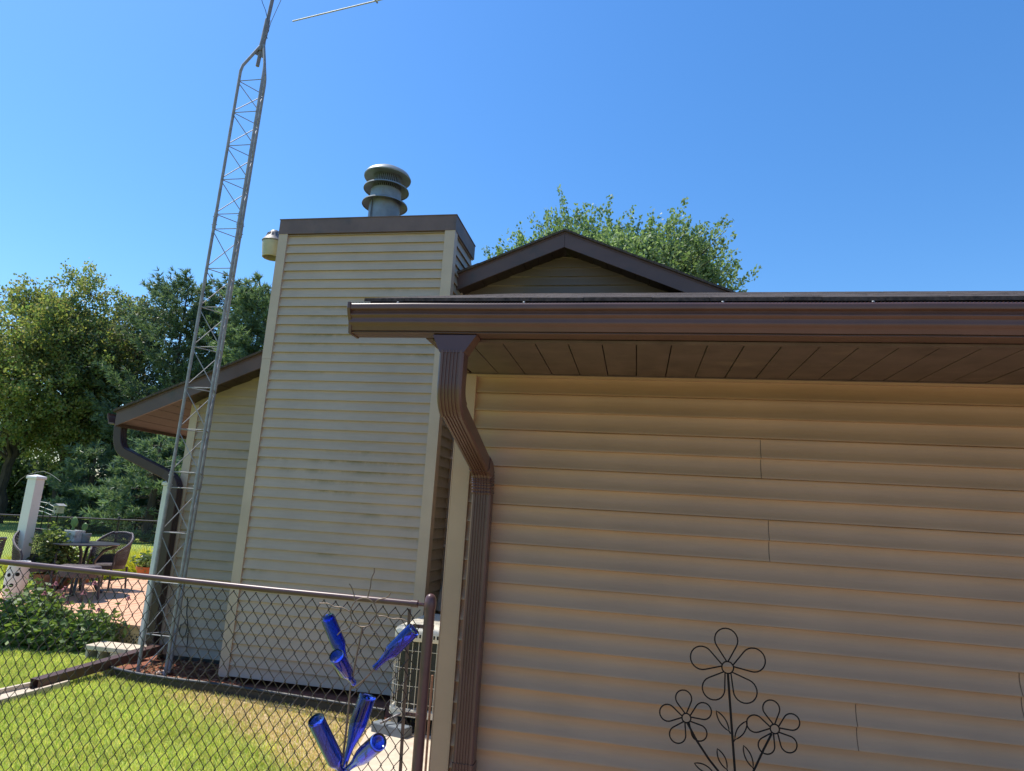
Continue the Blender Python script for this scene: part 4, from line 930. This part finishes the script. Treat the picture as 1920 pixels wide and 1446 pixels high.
def conifer(name, label, x, y, h, cr, cz0, mat, seed, whorl=.5, per=7, tufts=26, needle=(.26,.035), droop=.0, upsweep=.25, blades=7, group='trees beyond the back fence', prof=.8, cat='tree'):
    rng = np.random.default_rng(seed); rg = random.Random(seed)
    t = thing(name, (x,y,0), label, cat, group); tr = MB()
    tr.tube([(x,y,-.1),(x+.05,y,h*.5),(x,y,h*.97)], [.19,.11,.02], 8)
    T = []; D = []
    z = cz0
    while z < h-.25:
        u = (z-cz0)/(h-cz0); R = cr*(1-u)**prof*(.62+.38*min(1,u*5)) + .22
        for i in range(per):
            a = rg.uniform(0,6.283); L = R*rg.uniform(.55,1.12); z0 = z+rg.uniform(-.25,.25)
            d = np.array([math.cos(a), math.sin(a), 0]); pts = []
            for q in range(6):
                s = q/5; pts.append(np.array([x,y,z0])+d*L*s+np.array([0,0, -droop*L*s+upsweep*L*s*s+.1*u*L*s]))
            if L > .5: tr.tube([Vector(p) for p in pts], [.03*(1-.8*q/5)*max(.4,1-u) for q in range(6)], 4)
            P = np.array(pts); m = max(4, int(tufts*L/cr*1.2))
            s = rng.uniform(.28,1,m)**.75*5; i0 = np.minimum(s.astype(int),4); f = (s-i0)[:,None]
            c = P[i0]*(1-f)+P[i0+1]*f; side = np.array([-d[1],d[0],0])
            w = (1.1-s/5)*.30*L*rng.uniform(-1,1,m); c = c+side*w[:,None]+rng.normal(0,.07,(m,3))+np.array([0,0,.04])
            T.append(c); D.append(d*.75+side*np.sign(w)[:,None]*.45+np.array([0,0,.35]))
        z += whorl*rg.uniform(.8,1.2)
    lead = np.array([[x,y,h-.02-.1*k] for k in range(8)]); T.append(lead); D.append(np.tile([0,0,1.0], (8,1)))
    C = np.repeat(np.concatenate(T), blades, 0); A = np.repeat(np.concatenate(D), blades, 0)
    a = A+rng.normal(0,.5,C.shape); a /= np.linalg.norm(a,axis=1)[:,None]; r = rng.normal(0,1,C.shape); b = np.cross(a,r); b /= np.linalg.norm(b,axis=1)[:,None]
    n = len(C); l = (needle[0]*rng.uniform(.7,1.3,n))[:,None]; w = needle[1]
    V = np.stack([C-b*w*.5, C+b*w*.5, C+a*l*.55+b*w*.4, C+a*l], 1).reshape(-1,3); Fq = np.arange(4*n).reshape(n,4)
    tr.build('trunk', M['bark'], t, smooth=True, fix=False); from_arrays('crown', V, Fq, mat, t)
    return t

# ------------------------------------------------------------------ trees beyond the back fence
def base_at(px, Y): return at(px, 930, Y).x
def top_at(px, py, Y): return at(px, py, Y).z
Y1 = 26
broadleaf('oak_tree','large yellow green broadleaf tree at the far left edge', base_at(5,Y1), Y1, top_at(15,490,Y1), 4.3, 2.0, M['lf_oak'], 21, n_lobe=40, shoots=820, per=70, leaf=(.155,.10), shoot_len=(.4,1.0), lobe_r=.30, trunk_r=.24, spread=.26, up=.35)
broadleaf('oak_tree','yellow green broadleaf tree with a rounded top right of the far left one', base_at(108,27), 27, top_at(112,512,27), 3.4, 2.4, M['lf_oak'], 37, n_lobe=38, shoots=760, per=66, leaf=(.15,.095), shoot_len=(.4,.9), lobe_r=.30, trunk_r=.2, spread=.25, up=.35)
broadleaf('dark_tree','thin brownish dark broadleaf tree between the rounded oak and the dark pine', base_at(208,28), 28, top_at(208,545,28), 3.4, 2.6, M['lf_dark'], 52, n_lobe=26, shoots=430, per=56, leaf=(.14,.09), shoot_len=(.4,.9), trunk_r=.17, spread=.24, up=.35)
conifer('pine_tree','dark bushy pine left of the lattice tower', base_at(288,27), 27, top_at(288,530,27), 3.4, 2.0, M['lf_pine'], 61, per=9, tufts=40, upsweep=.42, needle=(.26,.05), prof=.36, whorl=.42)
conifer('pine_tree','dark pine standing just behind the lattice tower', base_at(372,28), 28, top_at(368,532,28), 2.6, 2.0, M['lf_pine'], 67, per=8, tufts=40, upsweep=.42, needle=(.26,.05), prof=.40, whorl=.42)
conifer('white_pine_tree','pale green pine between the lattice tower and the chimney', base_at(440,26), 26, top_at(440,540,26), 2.7, 1.2, M['lf_wpine'], 71, per=10, tufts=54, upsweep=.40, needle=(.26,.05), prof=.40, whorl=.5)
conifer('white_pine_tree','pale green pine rising directly beside the left edge of the chimney', base_at(515,27), 27, top_at(505,532,27), 2.9, 1.2, M['lf_wpine'], 77, per=10, tufts=54, upsweep=.40, needle=(.26,.05), prof=.40, whorl=.5)
conifer('spruce_tree','low evergreen with sunlit drooping boughs under the house eave', base_at(285,22), 22, top_at(285,808,22), 2.3, .3, M['lf_wpine'], 83, per=9, tufts=34, droop=.25, upsweep=.22, needle=(.24,.045), prof=.75, whorl=.42)
conifer('spruce_tree','dark low evergreen between the white post and the wicker chair', base_at(165,24), 24, top_at(170,830,24), 2.2, .3, M['lf_pine'], 89, per=9, tufts=32, droop=.2, upsweep=.2, needle=(.24,.045), prof=.7, whorl=.42)
for i, (px, Y, py, r, lab) in enumerate(((-60,29,820,2.6,'dark thicket at the far left under the big oak'), (25,30,850,2.4,'dark thicket left of the white post'), (110,31,905,2.2,'low dark thicket under the bright gap between the trunks'),
        (200,29,800,2.6,'dark thicket under the thin brownish tree'), (262,30,760,2.8,'tall dark thicket under the dark pine'), (350,30,800,2.8,'dark thicket behind the lattice tower'), (450,30,800,2.8,'dark thicket hidden behind the house corner'))):
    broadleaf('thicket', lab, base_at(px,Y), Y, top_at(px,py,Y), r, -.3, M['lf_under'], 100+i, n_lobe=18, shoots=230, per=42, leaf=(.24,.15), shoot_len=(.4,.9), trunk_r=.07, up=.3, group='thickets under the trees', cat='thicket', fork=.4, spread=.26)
# tree behind the house: the wispy silver green crown above the gable
broadleaf('maple_tree','silvery green tree with wispy upright shoots rising behind the gable roof', -1.25, 19.5, 10.4, 4.4, 6.0, M['lf_maple'], 143, n_lobe=90, shoots=3600, per=54, leaf=(.105,.065), shoot_len=(.4,1.15), lobe_r=.25, up=.6, group=None, trunk_r=.22, spread=.10)

# ------------------------------------------------------------------ back fence
YBF = 14.0
bf = thing('back_fence', (-12.6, YBF, 0), 'far dark chain link fence across the back of the yard', 'fence')
za, zb2 = at(0,965,YBF), at(290,977.5,YBF); xs = [-24, za.x, zb2.x, -8.5]
def zf(x): return za.z+(zb2.z-za.z)*(x-za.x)/(zb2.x-za.x)
MB().tube([(x,YBF,zf(x)) for x in xs], .018, 8).build('top_rail', M['mesh'], bf, smooth=True)
for px in (-60, 92, 222, 320):
    x = at(px,975,YBF).x; MB().tube([(x,YBF+.02,-.1),(x,YBF+.02,zf(x)+.035)], .028, 10).lathe([(.033,zf(x)+.02),(.033,zf(x)+.05),(.02,zf(x)+.075),(0,zf(x)+.08)], (x,YBF+.02,0), n=10).build('post', M['mesh'], bf, smooth=True)
fence_net(MB(), -19, -9, YBF-.025, zf(za.x)+.015, .03, r=.0036, n=3, x_ref=za.x, z_ref=zf(za.x), slope=(zb2.z-za.z)/(zb2.x-za.x)).build('wire_mesh', M['mesh'], bf, smooth=True, fix=False)

# ------------------------------------------------------------------ plants
def grass_clump(label, x, y, z, r, h, n, seed, mat, group, name='ornamental_grass'):
    rng = np.random.default_rng(seed); V = []; Fq = []
    for i in range(n):
        a = rng.uniform(0,6.283); lean = rng.uniform(.15,1.0); d = np.array([math.cos(a), math.sin(a), 0]); b0 = np.array([x,y,z])+d*rng.uniform(0,.35)*r
        H = h*rng.uniform(.65,1.1)*(1-.25*lean); R = r*lean*rng.uniform(.7,1.1); s = np.array([-d[1],d[0],0])*rng.uniform(.006,.011)
        k = 5; o = len(V)
        for q in range(k+1):
            t = q/k; p = b0+d*R*t**1.3+np.array([0,0,H*(1.55*t-.75*t**2.4)]); w = s*(1-t*.9)
            V += [p-w, p+w]
        for q in range(k): Fq.append((o+2*q,o+2*q+1,o+2*q+3,o+2*q+2))
    return tag(from_arrays(name, np.array(V), np.array(Fq), mat), label, 'ornamental grass', group)
g1 = at(278,1080,12.0); grass_clump('tall yellow ornamental grass behind the orange pot beside the white post', g1.x, 12.0, 0, .95, 1.02, 1500, 5, M['grassy'], 'yellow grass clumps behind the deck')
g2 = at(250,1080,13.0); grass_clump('yellow ornamental grass seen just right of the wicker armchair', g2.x-.2, 13.2, 0, .9, .80, 1200, 6, M['grassy'], 'yellow grass clumps behind the deck')
g3 = at(170,1075,11.6); grass_clump('yellow ornamental grass seen under the deck table', g3.x, 11.8, 0, .7, .62, 900, 7, M['grassy'], 'yellow grass clumps behind the deck')
g4 = at(30,1060,11.0); grass_clump('yellow ornamental grass left of the lone white post', g4.x, 11.2, 0, .7, .75, 800, 8, M['grassy'], 'yellow grass clumps behind the deck')

def leafy(name, label, cat, x, y, z0, rx, ry, h, n, leaf, mat, seed, stems=14, group=None, pot=None, up=.3, dense=1):
    rng = np.random.default_rng(seed); t = thing(name, (x,y,z0), label, cat, group); sm = MB(); C = []; A = []
    zp = z0+(pot[1] if pot else 0)
    for i in range(stems):
        a = rng.uniform(0,6.283); q = math.sqrt(rng.uniform(0,1)); tip = np.array([x+rx*q*math.cos(a), y+ry*q*math.sin(a), zp+h*(1-.55*q*q)*rng.uniform(.75,1.08)])
        b = np.array([x+rx*.3*q*math.cos(a), y+ry*.3*q*math.sin(a), zp-.02]); mid = (b+tip)/2+np.array([0,0,h*.1])
        sm.tube([Vector(b), Vector(mid), Vector(tip)], [.007,.006,.003], 5)
        m = int(n/stems); tt = rng.uniform(.18,1,m)[:,None]
        c = b*(1-tt)**2+mid*2*tt*(1-tt)+tip*tt**2+rng.normal(0,1,(m,3))*np.array([.075,.075,.05])*dense
        C.append(c); aa = rng.normal(0,1,(m,3)); aa[:,2] = up-.1*rng.normal(0,1,m); A.append(aa)
    C = np.concatenate(C); A = np.concatenate(A); k = C[:,2] > z0+.01
    V, Fq = leaves(C[k], A[k], leaf[0], leaf[1], .25, rng)
    if pot:
        pr, ph, pm = pot
        MB().lathe([(0,z0+.001),(pr*.72,z0+.001),(pr*.95,z0+ph-.05),(pr*1.03,z0+ph-.048),(pr*1.03,z0+ph),(pr*.93,z0+ph),(pr*.9,z0+ph-.04),(0,z0+ph-.04)], (x,y,0), n=28).build('pot', pm, t, smooth=True)
    sm.build('stems', M['stem'], t, smooth=True); from_arrays('foliage', V, Fq, mat, t)
    return t
SH = 'leafy shrubs in front of the deck'
leafy('shrub','dark glossy leafy shrub nearest the left edge in front of the deck','shrub', -6.85, 6.72, 0, .55, .40, .62, 1900, (.10,.045), M['lf_shrub'], 31, 26, SH, dense=1.1)
leafy('shrub','dark glossy leafy shrub in the middle of the bed in front of the deck','shrub', -6.40, 6.74, 0, .48, .36, .60, 1700, (.10,.045), M['lf_shrub'], 32, 26, SH, dense=1.1)
leafy('shrub','dark glossy leafy shrub nearest the hollow concrete block','shrub', -6.02, 6.84, 0, .34, .24, .56, 1150, (.095,.042), M['lf_shrub'], 33, 20, SH)
leafy('shrub','taller leafy shrub behind the others beside the deck front','shrub', -7.05, 7.0, 0, .45, .25, .78, 1100, (.10,.045), M['lf_shrub'], 34, 18, SH)
# dried coneflowers
cf = thing('coneflower_plant', (-6.2,6.85,0), 'dry stalks with drooping pink flower heads in front of the deck', 'flowers')
for i in range(9):
    x0 = R_.uniform(-6.7,-5.75); y0 = R_.uniform(6.7,7.0); hh = R_.uniform(.55,.86); lx_ = R_.uniform(-.12,.18)
    tip = Vector((x0+lx_, y0-.05, hh)); mb = MB().tube([(x0,y0,0),(x0+lx_*.3,y0,hh*.55),tip], [.0045,.004,.003], 5); mb.build('stalk', M['stem'], cf, smooth=True)
    fh = MB().lathe([(0,.016),(.012,.010),(.016,0),(.010,-.008)], tip, (R_.uniform(-.3,.3),R_.uniform(-.3,.3),1), 10)
    for q in range(9):
        a = 6.283*q/9; d = Vector((math.cos(a), math.sin(a), 0)); s = Vector((-d.y,d.x,0))*.006
        fh.add([tip+d*.010-s, tip+d*.010+s, tip+d*.034+s-Vector((0,0,.028)), tip+d*.034-s-Vector((0,0,.028))], [(0,1,2,3)])
    fh.build('flower_head', M['petal'], cf, fix=False)
PL = 'potted plants on the deck'
pp = atz(84,1108,ZD); leafy('potted_plant','tall leafy plant in a weathered clay pot right of the lone white post','potted plant', -8.33, 8.42, ZD, .26, .22, .72, 900, (.075,.04), M['lf_pot'], 41, 16, PL, (.17,.28,M['clay']))
pp = atz(152,1092,ZD); leafy('potted_plant','orange clay pot with sparse leaves under the deck table','potted plant', pp.x, pp.y, ZD, .2, .2, .25, 240, (.07,.04), M['lf_pot'], 42, 10, PL, (.15,.26,M['terracotta']))
pp = at(276,1078,10.9); leafy('potted_plant','orange pot of dark leaves beside the white post at the house corner','potted plant', pp.x, 10.9, ZD, .24, .22, .22, 420, (.075,.045), M['lf_pot'], 43, 14, PL, (.20,.20,M['terracotta']))
leafy('potted_plant','low bushy plant between the lone white post and the table','potted plant', -8.60, 8.95, ZD, .3, .3, .50, 800, (.08,.045), M['lf_pot'], 44, 16, PL, (.14,.2,M['clay']))
leafy('garden_plant','bright green leafy plant on the ground beyond the deck table','plant', -10.0, 10.4, 0, .6, .5, .75, 1100, (.10,.05), M['lf_pot'], 45, 22, None)
# strawberry pot with round pockets
q = at(24,1120,7.75); sp_ = thing('strawberry_pot', (q.x,7.75,q.z), 'white planter with dark round holes in front of the lone white post', 'planter')
wx, wy, wz = q.x, 7.75, ZD
MB().lathe([(0,wz),(.095,wz),(.13,wz+.12),(.135,wz+.34),(.115,wz+.45),(.125,wz+.50),(.11,wz+.50),(.10,wz+.44)], (wx,wy,0), n=28).build('body', M['white'], sp_, smooth=True)
for a, z in ((-1.9,.18),(-1.1,.20),(-1.5,.33),(-.75,.34),(-2.2,.34)):
    d = Vector((math.cos(a), math.sin(a), 0)); c = Vector((wx,wy,wz+z))+d*.131; MB().lathe([(0,.004),(.024,.004),(.026,0),(.026,-.02)], c, d, 16).build('hole', M['dark'], sp_, smooth=True)

# wire ornament, birdhouse and hook beyond the post
wo_ = thing('wire_ornament', (-10.6,10.6,0), 'curved pale metal rods of a garden ornament right of the lone white post', 'garden ornament')
YO = 10.6
for pts in ([(60,939),(74,940.4),(88.3,943.3),(101,950)], [(58,945),(72.5,948.8),(83,952.5),(100,958.8)], [(57,957),(71,957.5),(83,960),(96,966),(102.5,963.5),(101,957)], [(84,949),(89,944),(93,941.5)]):
    MB().tube([at(x,y,YO) for x,y in pts], .0055, 6).build('rod', M['palemetal'], wo_, smooth=True)
b_ = at(82,960,YO); MB().tube([(b_.x,YO,-.05),(b_.x,YO,b_.z),tuple(at(85,946,YO))], .009, 6).build('stake', M['iron'], wo_, smooth=True)
bh = at(110,955,13.2); bb = thing('birdhouse', (bh.x,13.2,0), 'small pale birdhouse on a thin pole in front of the dark trees', 'birdhouse')
MB().box((bh.x-.075,13.12,bh.z-.09),(bh.x+.075,13.28,bh.z+.07)).build('box', M['bird'], bb, bevel=.004)
MB().loft([[(bh.x-.10,y,bh.z+.071),(bh.x+.10,y,bh.z+.071),(bh.x+.10,y,bh.z+.085),(bh.x,y,bh.z+.13),(bh.x-.10,y,bh.z+.085)] for y in (13.09,13.31)]).build('roof', M['greypot'], bb)
MB().tube([(bh.x,13.2,-.05),(bh.x,13.2,bh.z-.09)], .012, 8).build('pole', M['iron'], bb, smooth=True)
MB().lathe([(0,.003),(.02,.003),(.02,-.01)], (bh.x,13.12,bh.z), (0,-1,0), 14).build('entrance_hole', M['dark'], bb)
hk = [at(x,y,9.2) for x,y in ((27,912),(38,899),(50,891),(66,886),(82,884),(95,889),(105,896),(114,903))]
sk = thing('hanger_hook', (hk[3].x,9.2,0), 'thin curved wire hanger arching over the lone white post', 'hook')
MB().tube(hk, .004, 5).tube([hk[3],(hk[3].x,9.2,ZD)], .005, 6).build('arch', M['greypot'], sk, smooth=True)

# ------------------------------------------------------------------ lawn blades
def blades(n, xr, yr, hmin, hmax, wid, seed, reject):
    rng = np.random.default_rng(seed); P = np.c_[rng.uniform(*xr,n), rng.uniform(*yr,n), np.full(n, GZ)]
    P = P[~reject(P, rng)]; n = len(P); a = rng.uniform(0,6.283,n); h = rng.uniform(hmin,hmax,n); l = rng.uniform(.1,.8,n)*h
    d = np.c_[np.cos(a), np.sin(a), np.zeros(n)]; b = rng.uniform(0,6.283,n); s = np.c_[np.cos(b), np.sin(b), np.zeros(n)]*wid
    up = np.c_[np.zeros(n), np.zeros(n), h]
    V = np.stack([P-s, P+s, P+s*.8+d*l[:,None]*.4+up*.6, P+d*l[:,None]+up], 1).reshape(-1,3)
    return V, np.arange(4*n).reshape(n,4)
def edge_y(x): return np.interp(x, [p.x for p in EDGE], [p.y for p in EDGE])
def rej(P, rng):
    x, y = P[:,0], P[:,1]
    v = y+.62*x
    r = (y > edge_y(x)-.02) & (x > EDGE[0].x)
    r |= (x > -2.12+(5.5-y)*.22) & (y < 5.52)
    dry = np.clip((v-2.78)/.6,0,1)*np.clip((x+4.6)/.6,0,1); r |= rng.uniform(0,1,len(P)) < dry*.93
    near = np.clip((y-5.7)/.35,0,1)*(x > -5.5); r |= rng.uniform(0,1,len(P)) < near*.6
    t = (x-c0.x)*dd.x+(y-c0.y)*dd.y; s = abs((x-c0.x)*uu.x+(y-c0.y)*uu.y); r |= (t > 0) & (t < .72) & (s < .115+.07*t)
    r |= (x < -5.55) & (y > 6.45)
    return r
V, Fq = blades(130000, (-6.9,-1.2), (3.7,6.6), .018, .048, .0022, 9, rej)
tag(from_arrays('grass', V, Fq, M['blade']), kind='stuff')
def rej3(P, rng):
    x, y = P[:,0], P[:,1]; v = y+.62*x
    r = (y > edge_y(x)-.02) & (x > EDGE[0].x)
    r |= (x > -2.12+(5.5-y)*.22) & (y < 5.52)
    d = np.clip((v-2.6)/.7,0,1)*np.clip((x+4.7)/.6,0,1); d = np.maximum(d, np.clip((y-5.6)/.3,0,1)*(x > -5.4)*.8)
    return r | (rng.uniform(0,1,len(P)) > d)
V, Fq = blades(70000, (-5.6,-1.2), (3.7,6.4), .010, .034, .0024, 12, rej3)
tag(from_arrays('dry_grass', V, Fq, M['straw']), kind='stuff')
def rej2(P, rng): return (P[:,0] > -9.0) & (P[:,1] < 13.4) & (P[:,1] > 6.9)
V, Fq = blades(70000, (-15,-8.9), (8,16), .03, .07, .006, 10, rej2)
tag(from_arrays('far_grass', V, Fq, M['blade']), kind='stuff')
